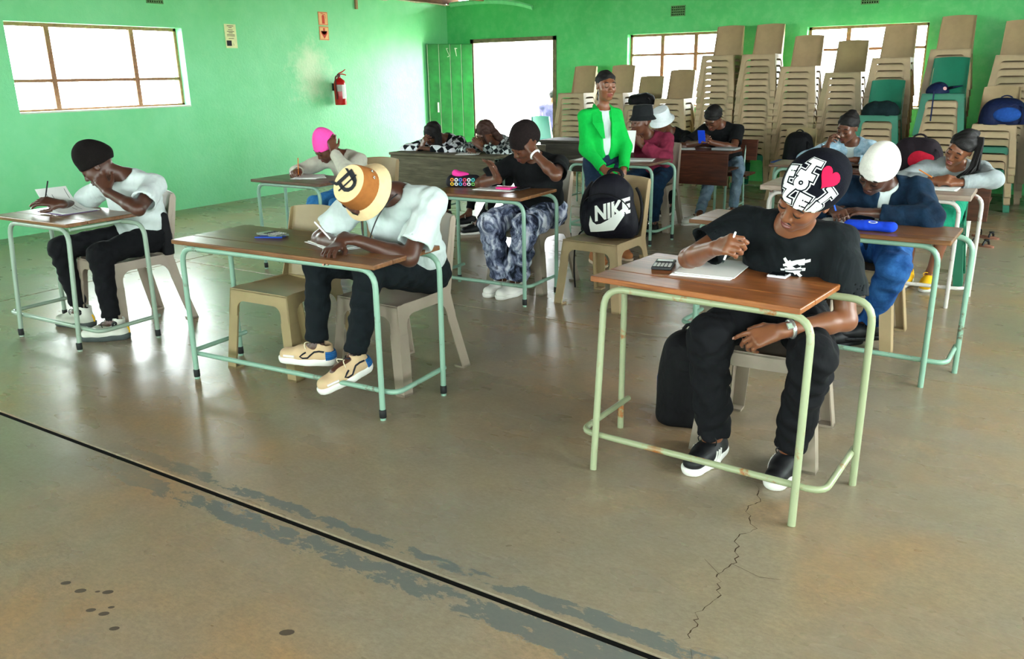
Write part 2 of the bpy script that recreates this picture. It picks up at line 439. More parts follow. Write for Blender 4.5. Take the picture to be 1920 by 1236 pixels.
M_STEEL = mat('window_steel_brown', (150, 108, 80), .6, .3, 0, .25, 30)
M_GLASS = None
def glass_material():
    t = NT('window_glass'); o = t.n['Material Output']; tr = t.new('ShaderNodeBsdfTransparent'); gl = t.new('ShaderNodeBsdfGlossy'); mx = t.new('ShaderNodeMixShader')
    gl.inputs['Roughness'].default_value = .02; mx.inputs[0].default_value = .06; tr.inputs[0].default_value = (.96, .98, .97, 1)
    t.l.new(tr.outputs[0], mx.inputs[1]); t.l.new(gl.outputs[0], mx.inputs[2]); t.l.new(mx.outputs[0], o.inputs[0]); return t.m
M_GLASS = glass_material()
win_n = [0]
def window(axis, pos, out, a0, a1, z0, z1, mull=(.235, .71), trans=.36, full=True):
    """steel casement: frame, mullions, transoms and one pane per field, set in the outer half of the wall"""
    win_n[0] += 1; d = pos + out * .13
    def P(a, w, z): return (d + out * w, a, z) if axis == 'x' else (a, d + out * w, z)
    def bar(b, p, q, zz0, zz1, w0=-.018, w1=.018):
        A, B = P(p, w0, zz0), P(q, w1, zz1); b.box(tuple(map(min, A, B)), tuple(map(max, A, B)))
    fr = MB(); bar(fr, a0, a1, z0, z0 + .035); bar(fr, a0, a1, z1 - .035, z1); bar(fr, a0, a0 + .035, z0, z1); bar(fr, a1 - .035, a1, z0, z1)
    root = struct(fr.build('window_%d' % win_n[0], M_STEEL))
    xs = [a0] + [a0 + (a1 - a0) * m for m in mull] + [a1]; zt = z0 + (z1 - z0) * trans
    for x in xs[1:-1]: b = MB(); bar(b, x - .026, x + .026, z0 + .03, z1 - .03, -.022, .022); b.build('mullion', M_STEEL, root)
    for i in range(len(xs) - 1):
        b = MB(); bar(b, xs[i] + .02, xs[i + 1] - .02, zt - .016, zt + .016); b.build('transom', M_STEEL, root)
        for p, q in ((z0 + .03, zt - .01), (zt + .01, z1 - .03)):
            b = MB(); bar(b, xs[i] + .02, xs[i + 1] - .02, p, q, -.002, .002); b.build('pane', M_GLASS, root)
    return root
for o in WIN_LEFT: window('x', XL, -1, *o)
for o in WIN_BACK: window('y', YB, 1, *o, mull=(.345, .69), trans=.72)
for o in WIN_RIGHT: window('x', XR, 1, *o)
for o in WIN_FRONT: window('y', YF, -1, *o)
# plastered sills
M_SILL = mat('sill_plaster', (205, 220, 200), .7, .3, 0, .08, 14)
for n, (a0, a1, z0, z1) in enumerate(WIN_LEFT + WIN_BACK):
    b = MB()
    if n < 2: b.box((XL - .12, a0, z0 - .004), (XL + .012, a1, z0 + .014), .004)
    else: b.box((a0, YB - .012, z0 - .004), (a1, YB + .12, z0 + .014), .004)
    struct(b.build('trim_%d' % (n + 1), M_SILL))
# air bricks
M_VENT = mat('air_brick', (96, 140, 92), .9, .1, 0, .2, 40); M_HOLE = mat('vent_hole_shade', (12, 14, 12), 1, 0, 0, 0)
def air_brick(label, fr, w=.20, h=.13, nx=7, nz=4):
    r = thing('air_brick', label, 'vent', fr(0, 0, 0)); o = np.array(fr(0, 0, 0))
    def L(u, v, k): return tuple(np.array(fr(u, v, k)) - o)
    def bx(b, u0, u1, v0, v1, k0, k1):
        A, B = L(u0, v0, k0), L(u1, v1, k1); return b.box(tuple(map(min, A, B)), tuple(map(max, A, B)))
    bx(MB(), -w / 2, w / 2, -h / 2, h / 2, -.002, .003).build('backing', M_HOLE, r)  # near-black sheet stands in for the shade inside the holes
    b = MB()
    for i in range(nx + 1): u = -w / 2 + w * i / nx; bx(b, u - .006, u + .006, -h / 2, h / 2, 0, .012)
    for i in range(nz + 1): v = -h / 2 + h * i / nz; bx(b, -w / 2 - .006, w / 2 + .006, v - .006, v + .006, 0, .0121)
    b.build('grille', M_VENT, r)
air_brick('small air brick grille high on the wall above the large window', lambda u, v, k: (XL + k, 6.29 + u, 2.40 + v))
air_brick('air brick grille above the window near the standing woman', lambda u, v, k: (-4.68 + u, YB - k, 2.32 + v))
air_brick('air brick grille at the top edge above the chair-blocked window', lambda u, v, k: (-2.14 + u, YB - k, 2.34 + v))
# roof: timber boards, rafters, crumbling plaster edge, loose cornice
M_TIMBER = mat('old_roof_timber', (92, 62, 44), .85, .2, 0, .35, 5, .3, 30)
M_TIMBER2 = mat('pale_roof_timber', (158, 128, 92), .85, .2, 0, .3, 6, .3, 30)
ce = struct(MB().box((XL - .3, YF - .3, ZW + .16), (XR + .3, YB + .3, ZW + .22)).build('ceiling', M_TIMBER))
y = YF
while y < YB:
    MB().box((XL - .2, y, ZW + .135), (XR + .2, y + .285, ZW + .165), .004).build('plank', M_TIMBER, ce); y += .3
for i in range(15):
    x = XL + .05 + i * .74; MB().box((x, YF - .2, ZW + .0), (x + .05, YB + .22, ZW + .13)).build('rafter', M_TIMBER2 if i % 3 == 1 else M_TIMBER, ce)
M_PLAST = mat('crumbling_plaster', (206, 200, 178), .95, .1, 0, .25, 25, .5, 40)
def ragged(p0, p1, nrm_, n=60, w=.03):
    b = MB(); p0 = np.array(p0, float); p1 = np.array(p1, float); nn = np.array(nrm_, float)
    top = []; bot = []
    for i in range(n + 1):
        q = p0 + (p1 - p0) * i / n; top.append(q + V3(0, 0, .03)); bot.append(q - V3(0, 0, random.uniform(0, w)))
    for i in range(n):
        vs = [top[i], top[i + 1], bot[i + 1], bot[i]]; vs = vs + [v + nn * .014 for v in vs]
        b.add(vs, [[3, 2, 1, 0], [4, 5, 6, 7], [0, 1, 5, 4], [1, 2, 6, 5], [2, 3, 7, 6], [3, 0, 4, 7]])
    return b
struct(ragged((XL, YF + .1, ZW), (XL, YB - .02, ZW), (1, 0, 0), 110).build('trim_5', M_PLAST))
struct(ragged((XL + .02, YB, ZW), (XR - .1, YB, ZW), (0, -1, 0), 110).build('trim_6', M_PLAST))
M_CORN = mat('loose_cornice_paint', (120, 212, 148), .6, .3, 0, .1)
b = MB(); path = bez((-8.60, 11.71, 2.60), (-8.1, 11.70, 2.645), (-7.4, 11.69, 2.62), (-6.98, 11.62, 2.475), 14)
b.loft([[p + V3(0, -.02, .035), p + V3(0, .025, .03), p + V3(0, .03, -.03), p + V3(0, .012, -.035), p + V3(0, -.022, .01)] for p in path])
tag(b.build('loose_cornice', M_CORN), 'loose pale green cornice strip sagging above the open doorway', 'cornice')
tag(MB().box((XL + .002, 9.58, 2.44), (XL + .03, 9.62, 2.62)).build('roof_batten_end', M_TIMBER2), 'short brown batten end hanging down at the wall top beside the sign', 'batten')
# door: frame, open leaf of planks, second leaf folded outside
M_DGREEN = mat('door_green_paint', (22, 128, 48), .5, .4, 0, .3, 6, .15, 60)
M_DGAP_CHIP = mat('door_gap_highlight_chip', (214, 222, 196), .7, .3, 0, .1); M_FRAME = mat('door_frame_steel', (118, 104, 78), .55, .4, 0, .3, 14)
b = MB(); b.box((-8.27, YB - .015, 0), (-8.21, YB + .11, 2.06)); b.box((-6.71, YB - .015, 0), (-6.65, YB + .11, 2.06)); b.box((-8.27, YB - .015, 2.0), (-6.65, YB + .11, 2.06))
door = struct(b.build('door_1', M_FRAME))
def leaf(hx, hy, ang, wdt, nm):
    lf = bpy.data.objects.new(nm, None); COL.objects.link(lf); lf.parent = door; lf.location = (hx, hy, .02); lf.rotation_euler = (0, 0, ang)
    return lf
lf = leaf(-8.24, YB - .02, math.radians(233), .76, 'door_leaf')
pm = MB().box((0, -.02, 0), (.182, .02, 1.97), .006).mesh('plank')
for i in range(4):
    p = link('plank', pm, M_DGREEN, lf); p.location = (.0 + i * .1905, 0, 0)
MB().box((0, -.012, .002), (.76, .012, 1.965)).build('leaf_core', M_DGAP_CHIP, lf)  # pale core paints the highlights seen in the plank gaps
b = MB()
for z in (.25, 1.0, 1.7): b.box((.03, -.05, z), (.73, -.02, z + .12))
b.build('ledge', M_DGREEN, lf)
MB().box((.60, .02, .90), (.63, .03, 1.06), .004).build('latch_plate', mat('door_latch_plate', (220, 224, 220), .4, .5), lf)
b = MB()
for (u0, v0, u1, v1, ww) in ((.44, 1.90, .39, 1.78, .008), (.445, 1.9, .41, 1.9, .008), (.40, 1.78, .43, 1.77, .012), (.30, 1.9, .255, 1.9, .02), (.29, 1.9, .27, 1.78, .016)):
    d = nrm((u1 - u0, v1 - v0)) ; q = (-d[1] * ww / 2, d[0] * ww / 2)
    b.add([(u0 + q[0], .0212, v0 + q[1]), (u0 - q[0], .0212, v0 - q[1]), (u1 - q[0] * .5, .0212, v1 - q[1] * .5), (u1 + q[0] * .5, .0212, v1 + q[1] * .5)], [[0, 1, 2, 3]])
b.build('paint_chip', M_DGAP_CHIP, lf)
lf2 = leaf(-6.70, YB + .12, math.radians(84), .76, 'outer_leaf')
for i in range(4): p = link('plank', pm, M_DGREEN, lf2); p.location = (i * .1905, 0, 0)
MB().box((0, -.012, .002), (.76, .012, 1.965)).build('leaf_core', M_DGAP_CHIP, lf2)  # same painted gap highlights on the outer leaf
# ground outside
M_OUT = mat('outside_ground', (226, 218, 202), .95, .1, 0, .15, 1.5)
struct(MB().box((-40, YB + .24, -.2), (30, 45, -.03)).build('ground', M_OUT))
struct(MB().box((-40, -30, -.2), (XL - .24, YB + .24, -.03)).build('ground_side', M_OUT))
struct(MB().box((XR + .24, -30, -.2), (30, YB + .24, -.03)).build('ground_yard', M_OUT))
struct(MB().box((XL - .24, -30, -.2), (XR + .24, YF - .24, -.03)).build('ground_front', M_OUT))
# wall notices, extinguisher
M_PAPER = mat('white_paper', (236, 238, 234), .8, .2, 0, .03, 6); M_INK = mat('printed_ink', (40, 42, 46), .8, .2, 0, 0)
M_RED = mat('sign_red', (206, 62, 38), .6, .3, 0, .05); M_SIGN = mat('sign_cream', (240, 186, 128), .6, .3, 0, .05)
def on_left(label, name, cat, y0, z0, y1, z1, m, t=.006):
    c = ((y0 + y1) / 2, (z0 + z1) / 2); r = thing(name, label, cat, (XL, c[0], c[1]))
    MB().box((.0, y0 - c[0], z0 - c[1]), (t, y1 - c[0], z1 - c[1]), .001).build('sheet', m, r); return r, c
def flat_left(nm, m2, r, m, off=.0075): return decal(nm, m2, (off, 0, 0), (1, 0, 0), (0, 0, 1), m, None, 0, r)
r, c = on_left('printed paper notice with a small photo taped to the wall', 'notice', 'notice', 7.215, 1.87, 7.39, 2.15, mat('notice_paper', (226, 232, 176), .8, .2, 0, .06))
ms = []
for i, (wd, dz) in enumerate([(.10, .115), (.05, .098), (.07, .07), (.11, .05), (.06, .036), (.12, .015), (.12, .0), (.08, -.03)]):
    ms.append(poly2d([(-wd / 2, dz), (wd / 2, dz), (wd / 2, dz + .006), (-wd / 2, dz + .006)]))
ms.append(poly2d([(-.075, -.115), (.0, -.115), (.0, -.052), (-.075, -.052)])); ms.append(poly2d([(.03, -.11), (.036, -.11), (.018, -.07)])); flat_left('print', join2d(*ms), r, M_INK)
def arrow_sign(label, z0, z1, m2):
    r, c = on_left(label, 'safety_sign', 'sign', 8.83, z0, 9.01, z1, M_SIGN)
    hw, hh, t_ = .086, (z1 - z0) / 2 - .005, .006
    flat_left('border', join2d(*[poly2d(q) for q in ([(-hw, -hh), (hw, -hh), (hw, -hh + t_), (-hw, -hh + t_)], [(-hw, hh - t_), (hw, hh - t_), (hw, hh), (-hw, hh)], [(-hw, -hh), (-hw + t_, -hh), (-hw + t_, hh), (-hw, hh)], [(hw - t_, -hh), (hw, -hh), (hw, hh), (hw - t_, hh)])]), r, M_RED)
    flat_left('symbol', m2, r, M_RED)
arrow_sign('fire extinguisher picture sign on the wall above the arrow sign', 2.195, 2.37, join2d(poly2d([(-.026, -.068), (.026, -.068), (.026, .03), (.012, .048), (-.012, .048), (-.026, .03)]), poly2d([(-.045, .066), (.012, .052), (.012, .06), (-.04, .073)]), poly2d([(.012, .055), (.04, .06), (.05, .035), (.052, .0), (.046, .0), (.044, .033), (.036, .052), (.012, .048)])))
arrow_sign('red downward arrow sign on the wall above the extinguisher', 2.0, 2.18, join2d(poly2d([(-.016, -.02), (.016, -.02), (.016, .07), (-.016, .07)]), poly2d([(0, -.072), (.06, .0), (.06, .03), (.03, -.012), (-.03, -.012), (-.06, .03), (-.06, .0)])))
M_XRED = mat('extinguisher_red', (186, 26, 22), .25, .5, 0, .05); M_BLK = mat('black_plastic', (22, 22, 24), .5, .4, 0, .1)
xt = thing('fire_extinguisher', 'red fire extinguisher with white label hanging on the green wall', 'extinguisher', (XL + .11, 9.04, 1.12))
MB().lathe([(.02, 0), (.078, .004), (.083, .02), (.083, .30), (.07, .34), (.035, .365), (.024, .375), (.024, .385)], 28).build('cylinder', M_XRED, xt, True)
MB().lathe([(.02, .37), (.02, .41), (.028, .412), (.028, .425), (.012, .43)], 16).build('valve', mat('valve_dark', (70, 40, 30), .4, .5, .6), xt, True)
b = MB(); b.tube([(0, -.01, .42), (.02, .05, .425), (.03, .11, .41)], [.009, .009, .007], 8); b.tube([(0, -.01, .43), (.02, .05, .455), (.03, .10, .485)], [.009, .009, .007], 8); b.build('handle', M_XRED, xt, True)
MB().tube(bez((0, 0, .40), (.0, -.10, .42), (.03, -.115, .33), (.03, -.098, .16), 14) + [(.03, -.095, .08)], .011, 8).build('hose', mat('hose_rubber', (84, 30, 26), .6, .3), xt, True)
def cyl_patch(a0, a1, z0, z1, r, n=10):
    b = MB(); v = []
    for i in range(n + 1):
        a = a0 + (a1 - a0) * i / n; v += [(r * math.cos(a), r * math.sin(a), z0), (r * math.cos(a), r * math.sin(a), z1)]
    return b.add(v, [[2 * i, 2 * i + 2, 2 * i + 3, 2 * i + 1] for i in range(n)])
cyl_patch(-.45, 1.5, .09, .28, .0842).build('label_sheet', M_PAPER, xt, True)
cyl_patch(-1.35, -.47, .19, .28, .0842).build('inspection_tag', mat('tag_grey', (170, 170, 160), .6, .3), xt, True)
b = cyl_patch(.28, .38, .12, .26, .0848, 3); b.build('print', M_INK, xt)
MB().box((-.11, -.04, .2), (-.08, .04, .3)).build('bracket', M_BLK, xt)

# hairline crack and drip spots on the floor
M_CRK = mat('crack_dark', (70, 56, 44), .95, .1, 0, .2); rc = random.Random(21)
pts = [(-.74, 2.86), (-.70, 2.74), (-.72, 2.66), (-.66, 2.55), (-.69, 2.45), (-.65, 2.33), (-.67, 2.22), (-.64, 2.12), (-.66, 2.0), (-.645, 1.93), (-.65, 1.86)]; fine = []
for (ax, ay), (bx_, by) in zip(pts[:-1], pts[1:]):
    for k in range(6): t_ = k / 6; fine.append((ax + (bx_ - ax) * t_ + rc.uniform(-.010, .010), ay + (by - ay) * t_))
b = MB()
for i in range(len(fine) - 1):
    w0 = rc.uniform(.0004, .0022); (x0, y0), (x1, y1) = fine[i], fine[i + 1]
    b.add([(x0 - w0, y0, .0004), (x0 + w0, y0, .0004), (x1 + w0, y1, .0004), (x1 - w0, y1, .0004)], [[0, 1, 2, 3]])
for (x0, y0, x1, y1) in ((-.66, 2.30, -.56, 2.27), (-.56, 2.27, -.50, 2.29), (-.67, 2.22, -.74, 2.28), (-.62, 1.84, -.60, 1.80)): b.add([(x0, y0 - .001, .0004), (x1, y1 - .0006, .0004), (x1, y1 + .0006, .0004), (x0, y0 + .001, .0004)], [[0, 1, 2, 3]])
b.build('crack', M_CRK, fl)
M_SPOT = mat('drip_spot', (78, 66, 54), .6, .3, 0, .1)
for x, y, r_ in ((-2.40, 1.13, .016), (-2.32, 1.13, .018), (-2.24, 1.17, .017), (-2.27, 1.155, .008), (-2.20, 1.09, .015), (-2.15, 1.10, .016), (-2.16, 1.13, .010), (-2.06, 1.075, .015), (-1.62, 1.32, .022)):
    v, f_ = ell2d(x, y, r_, r_ * .62, 12, .6); MB().add([(p[0], p[1], .0004) for p in v], f_).build('drip_spot', M_SPOT, fl)
# ------------------------------------------------------------------ furniture
def wood_material(name, c1, c2, c3, scale=(3, 40, 40), rough=.35, spec=.5):
    t = NT(name); v = t.coord(scale=scale); n = t.noise(v, 1.3, 6, .65, .8); n2 = t.noise(t.coord(scale=(1.5, 6, 6)), 3, 5)
    col = t.ramp(n, [(.25, lin(c1)), (.5, lin(c2)), (.78, lin(c3))]); col = t.mix(t.ramp(n2, [(.35, (.45, .45, .45)), (.6, (0, 0, 0))]), col, lin(c1)); t.base(col); t.set(rough, spec); t.bump(n, .15, .004); return t.m
M_TOP_A = wood_material('desk_wood_orange', (100, 54, 26), (152, 90, 46), (188, 122, 66))
M_TOP_B = wood_material('desk_wood_brown', (78, 48, 26), (120, 78, 44), (148, 104, 62))
M_TOP_C = wood_material('desk_wood_dark', (66, 46, 36), (98, 70, 52), (124, 92, 70))
M_TOP_D = wood_material('desk_wood_faded', (120, 100, 86), (160, 140, 124), (190, 172, 156))
M_PANEL_G = wood_material('bench_panel_greyed', (62, 58, 44), (96, 90, 70), (120, 112, 90), rough=.6, spec=.25)
M_PANEL_R = wood_material('bench_panel_red', (52, 26, 16), (84, 44, 28), (110, 62, 40), rough=.5, spec=.3)
M_PANEL_D = wood_material('bench_panel_dark', (42, 40, 34), (66, 62, 52), (84, 78, 66), rough=.6, spec=.25)
def paint_metal(name, c, rust=.5, rc=(150, 92, 44)):
    t = NT(name); n = t.noise(t.coord(), 9, 7, .7); k = t.noise(t.coord(), 3.1, 4, .6)
    m = t.math('MULTIPLY', t.ramp(n, [(.56, (0, 0, 0)), (.62, (1, 1, 1))]), t.ramp(k, [(.5 + (.5 - rust) * .3, (0, 0, 0)), (.62 + (.5 - rust) * .3, (1, 1, 1))]))
    t.base(t.mix(m, lin(c), lin(rc))); t.set(.35, .5); t.bump(m, .15, .002); return t.m
M_FR_A = paint_metal('frame_olive_green', (150, 158, 124), .8)
M_FR_B = paint_metal('frame_mint', (132, 168, 148), .45, (96, 82, 62))
M_FR_C = paint_metal('frame_pale_grey_green', (140, 160, 142), .3, (90, 84, 68))
M_FR_D = paint_metal('frame_peeling', (206, 200, 194), .95, (128, 70, 62))
M_FERR = mat('black_ferrule', (26, 28, 28), .6, .3)
def desk(label, x0, x1, y0, y1, h, top, fr, rz=0, inset=.05, flare=.05, thick=.022, ferr=True, rail=.13, name='school_desk', boards=(0, .27, 1), trot=0, toff=(0, 0)):
    """tubular school desk: x0..x1 y0..y1 is the tabletop; front frame under the front edge, rear frame wider, u-shaped foot rail"""
    cx, cy = (x0 + x1) / 2, (y0 + y1) / 2; r = thing(name, label, 'desk', (cx, cy, 0), rz, 'tubular school desks')
    W, Dp = (x1 - x0) / 2, (y1 - y0) / 2; fy, ry = -Dp + .035, Dp - .06; fw, rw = W - inset, W + flare; zt = h - thick; R = .0135
    for f0, f1 in zip(boards[:-1], boards[1:]):
        tb = MB().box((-W, -Dp + 2 * Dp * f0 + .0008, zt), (W, -Dp + 2 * Dp * f1 - .0008, h), .0045).build('tabletop_board', top, r); tb.rotation_euler.z = trot; tb.location = (toff[0], toff[1], 0)
    zf = zt - R - .001; lx, ly = toff[0] * .4, toff[1] * .88
    MB().tube(fillet([(-fw, fy, .0), (-fw + lx, fy + ly, zf), (fw + lx, fy + ly, zf), (fw, fy, 0)], .085, 6), R, 10).build('front_frame', fr, r, True)
    zr = zt - R - .001
    MB().tube(fillet([(-rw, ry - .01, .0), (-rw, ry, zr), (rw, ry, zr), (rw, ry - .01, 0)], .085, 6), R, 10).build('rear_frame', fr, r, True)
    for sx in (-1, 1): MB().tube([(sx * (W - .10), fy + ly, zf + .002), (sx * (W - .10), ry, zr + .002)], .010, 8).build('cross_bar', fr, r, True)
    yb = fy + .028 + ly * .18
    MB().tube(fillet([(-rw + .016, ry + .03, rail), (-rw + .016, yb, rail), (rw - .016, yb, rail), (rw - .016, ry + .03, rail)], .06, 6), R * .92, 10).build('foot_rail', fr, r, True)
    if ferr:
        for (px, py) in ((-fw, fy), (fw, fy), (-rw, ry - .01), (rw, ry - .01)): MB().lathe([(R + .002, .012), (R + .003, .014), (R + .003, .05), (R + .001, .052)], 10, (px, py, 0)).build('ferrule', M_FERR, r, True)
    return r
D3 = desk('reddish-brown wooden desk with olive tube legs nearest the camera', -1.345, -.525, 2.61, 3.135, .752, M_TOP_A, M_FR_A, math.radians(-2.5), .02, .08, ferr=False, trot=math.radians(-3.5), toff=(-.055, .125))
D2 = desk('wide brown desk of the person in the bucket hat, mint tube legs', -3.66, -2.345, 2.545, 3.03, .735, M_TOP_B, M_FR_B, math.radians(3.5), .05, .03, trot=math.radians(-2), toff=(0, .01))
D1 = desk('small desk at the left edge under the dark-beanie reader', -5.27, -4.51, 2.45, 2.95, .735, M_TOP_B, M_FR_C, math.radians(1.5), .08, .10, toff=(-.09, .085))
D4 = desk('small dark-topped desk of the pink-beanie writer', -5.34, -4.58, 4.50, 4.97, .735, M_TOP_C, M_FR_B, 0, .04, .06)
D5 = desk('desk with the colourful pencil case, mint tube legs', -3.60, -2.83, 4.53, 5.03, .735, M_TOP_B, M_FR_B, math.radians(1.5), .0, .03)
D6 = desk('wide desk with the blue pencil case behind the front desk', -1.58, -.30, 4.25, 4.66, .735, M_TOP_B, M_FR_B, math.radians(-2), .05, .06, ferr=False)
D7 = desk('worn desk with peeling white and maroon tube legs', -1.66, -.35, 5.84, 6.34, .735, M_TOP_D, M_FR_D, 0, .06, .04, thick=.035, ferr=False)
D8 = desk('desk with papers in front of the maroon jacket', -3.72, -2.90, 6.82, 7.30, .735, M_TOP_C, M_FR_B, 0, .0, .06)
D9 = desk('desk half hidden behind the white beanie, at the denim-shirted woman', -1.98, -1.12, 7.18, 7.62, .735, M_TOP_C, M_FR_B, 0, .05, .05)
def bench_desk(label, x0, x1, yf, h, pm, fr, pz=.31, group='bench desks', depth=.42, seat=True):
    """old two-seat desk: deep front panel, sloping top, attached bench with back board"""
    cx = (x0 + x1) / 2; W = (x1 - x0) / 2; r = thing('bench_desk', label, 'desk', (cx, yf, 0), 0, group)
    MB().box((-W, 0, h - .03 - pz), (W, .022, h - .03), .003).build('front_panel', pm, r)
    MB().box((-W - .01, -.012, h - .028), (W + .01, .11, h), .005).build('tabletop_board', pm, r); MB().box((-W - .01, .112, h - .028), (W + .01, depth, h), .005).build('tabletop_board', pm, r)
    MB().box((-W, .03, h - .20), (W, depth - .06, h - .185)).build('book_shelf', pm, r)
    for s in (-1, 1):
        x = s * (W - .13)
        MB().tube(fillet([(x, .05, 0), (x, .05, h - .045), (x, depth - .05, h - .045), (x, depth - .05, 0)], .05, 4), .0135, 10).build('desk_leg', fr, r, True)
        if seat:
            MB().tube([(x, .05, .09), (x, 1.02, .09)], .0125, 8).build('runner', fr, r, True)
            b = MB(); b.tube(fillet([(x, .66, 0), (x, .66, .405), (x, .96, .405), (x, 1.02, 0)], .03, 4), .0125, 8); b.tube([(x, .94, .40), (x, 1.0, .76)], .0125, 8); b.build('bench_leg', fr, r, True)
    if seat:
        MB().box((-W, .62, .418), (W, .80, .440), .004).build('seat_board', pm, r); MB().box((-W, .805, .418), (W, .97, .440), .004).build('seat_board', pm, r)
        b = MB(); b.box((-W, .965, .56), (W, .987, .78), .004).xf(lambda x, y, z: (x, y + (z - .56) * .1, z)); b.build('back_board', pm, r)
    return r
BA = bench_desk('greyish wooden bench desk with a plain front panel, two students bent over it', -5.80, -4.50, 6.75, .745, M_PANEL_G, M_FR_B)
BB = bench_desk('reddish-brown bench desk of the student holding a blue phone', -3.72, -2.66, 8.18, .735, M_PANEL_R, M_FR_B)
BC = bench_desk('dark empty bench desk between the doorway and the standing woman', -4.92, -3.86, 8.35, .78, M_PANEL_D, M_FR_B)
BD = bench_desk('brown bench desk at the right behind the worn desk', -1.42, -.30, 7.02, .735, M_PANEL_R, M_FR_D, depth=.32, seat=False)

# stackable moulded plastic chair
def chair_material(name, c, rough=.42, var=.1):
    t = NT(name); n = t.noise(t.coord(), 5, 6, .65); cc = lin(c); d = tuple(x * (1 - var * 1.6) for x in cc[:3]) + (1,)
    t.base(t.ramp(n, [(.35, d), (.62, cc)])); t.set(rough, .45); t.bump(t.noise(t.coord(), 240, 2), .08, .001); return t.m
M_CH = chair_material('chair_beige', (170, 146, 110)); M_CHG = chair_material('chair_taupe', (152, 138, 122)); M_CHD = chair_material('chair_green', (16, 112, 84), .4)
M_CHB = chair_material('chair_olive_beige', (150, 132, 94))
def warp(x, y, z):
    s = max(0, (.45 - z) / .45); t = (y + .20) / .40
    return (x * (1 + .25 * s), y + s * (-.035 * (1 - t) + .115 * t), z)
def chair_parts():
    P = {}
    b = MB(); n = 8; g = []
    def zs(u, v): return .45 - .016 * (1 - (2 * u - 1) ** 2) * (1 if v > .12 else v / .12) - .012 * v
    for off in (0, -.007):
        for j in range(n + 1):
            v = j / n
            for i in range(n + 1):
                u = i / n; hw = .203 - .018 * v; g.append(((2 * u - 1) * hw, -.205 + .40 * v, zs(u, v) + off - (.008 if v == 0 else 0)))
    m = (n + 1) ** 2; f = []
    for j in range(n):
        for i in range(n):
            a = j * (n + 1) + i; f += [[a, a + 1, a + n + 2, a + n + 1], [m + a, m + a + n + 1, m + a + n + 2, m + a + 1]]
    rim = [i for i in range(n + 1)] + [j * (n + 1) + n for j in range(1, n + 1)] + [n * (n + 1) + i for i in range(n - 1, -1, -1)] + [j * (n + 1) for j in range(n - 1, 0, -1)]
    for a, c in zip(rim, rim[1:] + rim[:1]): f.append([a, m + a, m + c, c])
    b.add(g, f)
    def apron(w0, w1, lw, drop, r, bottom=.30):
        o = [(w0, .446), (w1, .446), (w1, bottom), (w1 - lw, bottom)] + [(w1 - lw - r + r * math.cos(a), .45 - drop - r + r * math.sin(a)) for a in [k * math.pi / 10 for k in range(6)]]
        o += [(w0 + lw + r - r * math.sin(a), .45 - drop - r + r * math.cos(a)) for a in [k * math.pi / 10 for k in range(6)]] + [(w0 + lw, bottom)]
        return o + [(w0, bottom)]
    b.prism(apron(-.205, .205, .056, .066, .045), 0, .005, lambda u, v, w: (u, -.205 + w, v))
    for s in (-1, 1): b.prism(apron(-.205, .195, .055, .058, .06), 0, .005, lambda u, v, w: (s * (.203 - .018 * (u + .205) / .4 - w), u, v))
    b.box((-.178, .188, .360), (.178, .193, .44)); b.xf(warp); P['seat'] = b.mesh('seat', True)
    for nm, y, d in (('front', -.205, 1), ('rear', .195, -1)):
        for s in (-1, 1):
            b = MB(); hw = .203 if d == 1 else .185
            L = lambda z, k: [(s * hw, y, z), (s * (hw - .058 * k), y, z), (s * (hw - .058 * k), y + d * .005, z), (s * (hw - .005), y + d * .005, z), (s * (hw - .005), y + d * .055 * k, z), (s * hw, y + d * .055 * k, z)]
            b.loft([L(.30, 1), L(.15, .92), L(.012, .82), L(.0, .82)])
            foot = [(s * hw, y, 0), (s * (hw - .048), y, 0), (s * (hw - .048), y + d * .045, 0), (s * hw, y + d * .045, 0)]
            b.loft([[(p[0], p[1], .012) for p in foot], foot]); b.xf(warp); P['%s_leg_%d' % (nm, s)] = b.mesh('leg', True)
    b = MB(); rows = []
    for off in (0, .007):
        for j in range(7):
            v = j / 6
            for i in range(13):
                u = i / 12 * 2 - 1; hw = .185 + .004 * math.sin(v * 3.1) - .010 * v; yy = .20 + .085 * v + .03 * (1 - u * u) * (.4 + .6 * v) - .010
                rows.append((u * hw, yy + off, .43 + .385 * v + .012 * v * (1 - u * u)))
    n1, n2 = 13, 7; m = n1 * n2; f = []
    for j in range(n2 - 1):
        for i in range(n1 - 1): a = j * n1 + i; f += [[a, a + 1, a + n1 + 1, a + n1], [m + a, m + a + n1, m + a + n1 + 1, m + a + 1]]
    rim = list(range(n1)) + [j * n1 + n1 - 1 for j in range(1, n2)] + [(n2 - 1) * n1 + i for i in range(n1 - 2, -1, -1)] + [j * n1 for j in range(n2 - 2, 0, -1)]
    for a, c in zip(rim, rim[1:] + rim[:1]): f.append([a, m + a, m + c, c])
    b.add(rows, f)
    for s in (-1, 1):
        pr = [(.195 + .055, .30), (.155, .40), (.150, .45), (.170, .49), (.245, .79), (.262, .815), (.285, .815), (.29, .79), (.232, .45), (.245, .30)]
        pr = [(.150, .44), (.172, .50), (.248, .79), (.258, .812), (.283, .815), (.292, .79), (.222, .46), (.205, .42), (.195, .30), (.150, .30)]
        b.prism([(y, z) for y, z in pr], 0, .006, lambda u, v, w: (s * (.187 - w - .010 * max(0, v - .45) / .37), u, v))
    b.xf(warp); P['backrest'] = b.mesh('backrest', True); return P
CP = chair_parts()
def chair(label, x, y, rz=0, m=None, z=0, group=None, first=[None]):
    r = thing('plastic_chair', label, 'chair', (x, y, z), rz, group)
    for k, me in CP.items():
        o = bpy.data.objects.new('leg' if 'leg' in k else k, me); COL.objects.link(o); o.parent = r
        if not me.materials: me.materials.append(M_CH)
        o.material_slots[0].link = 'OBJECT'; o.material_slots[0].material = m or M_CH
    return r
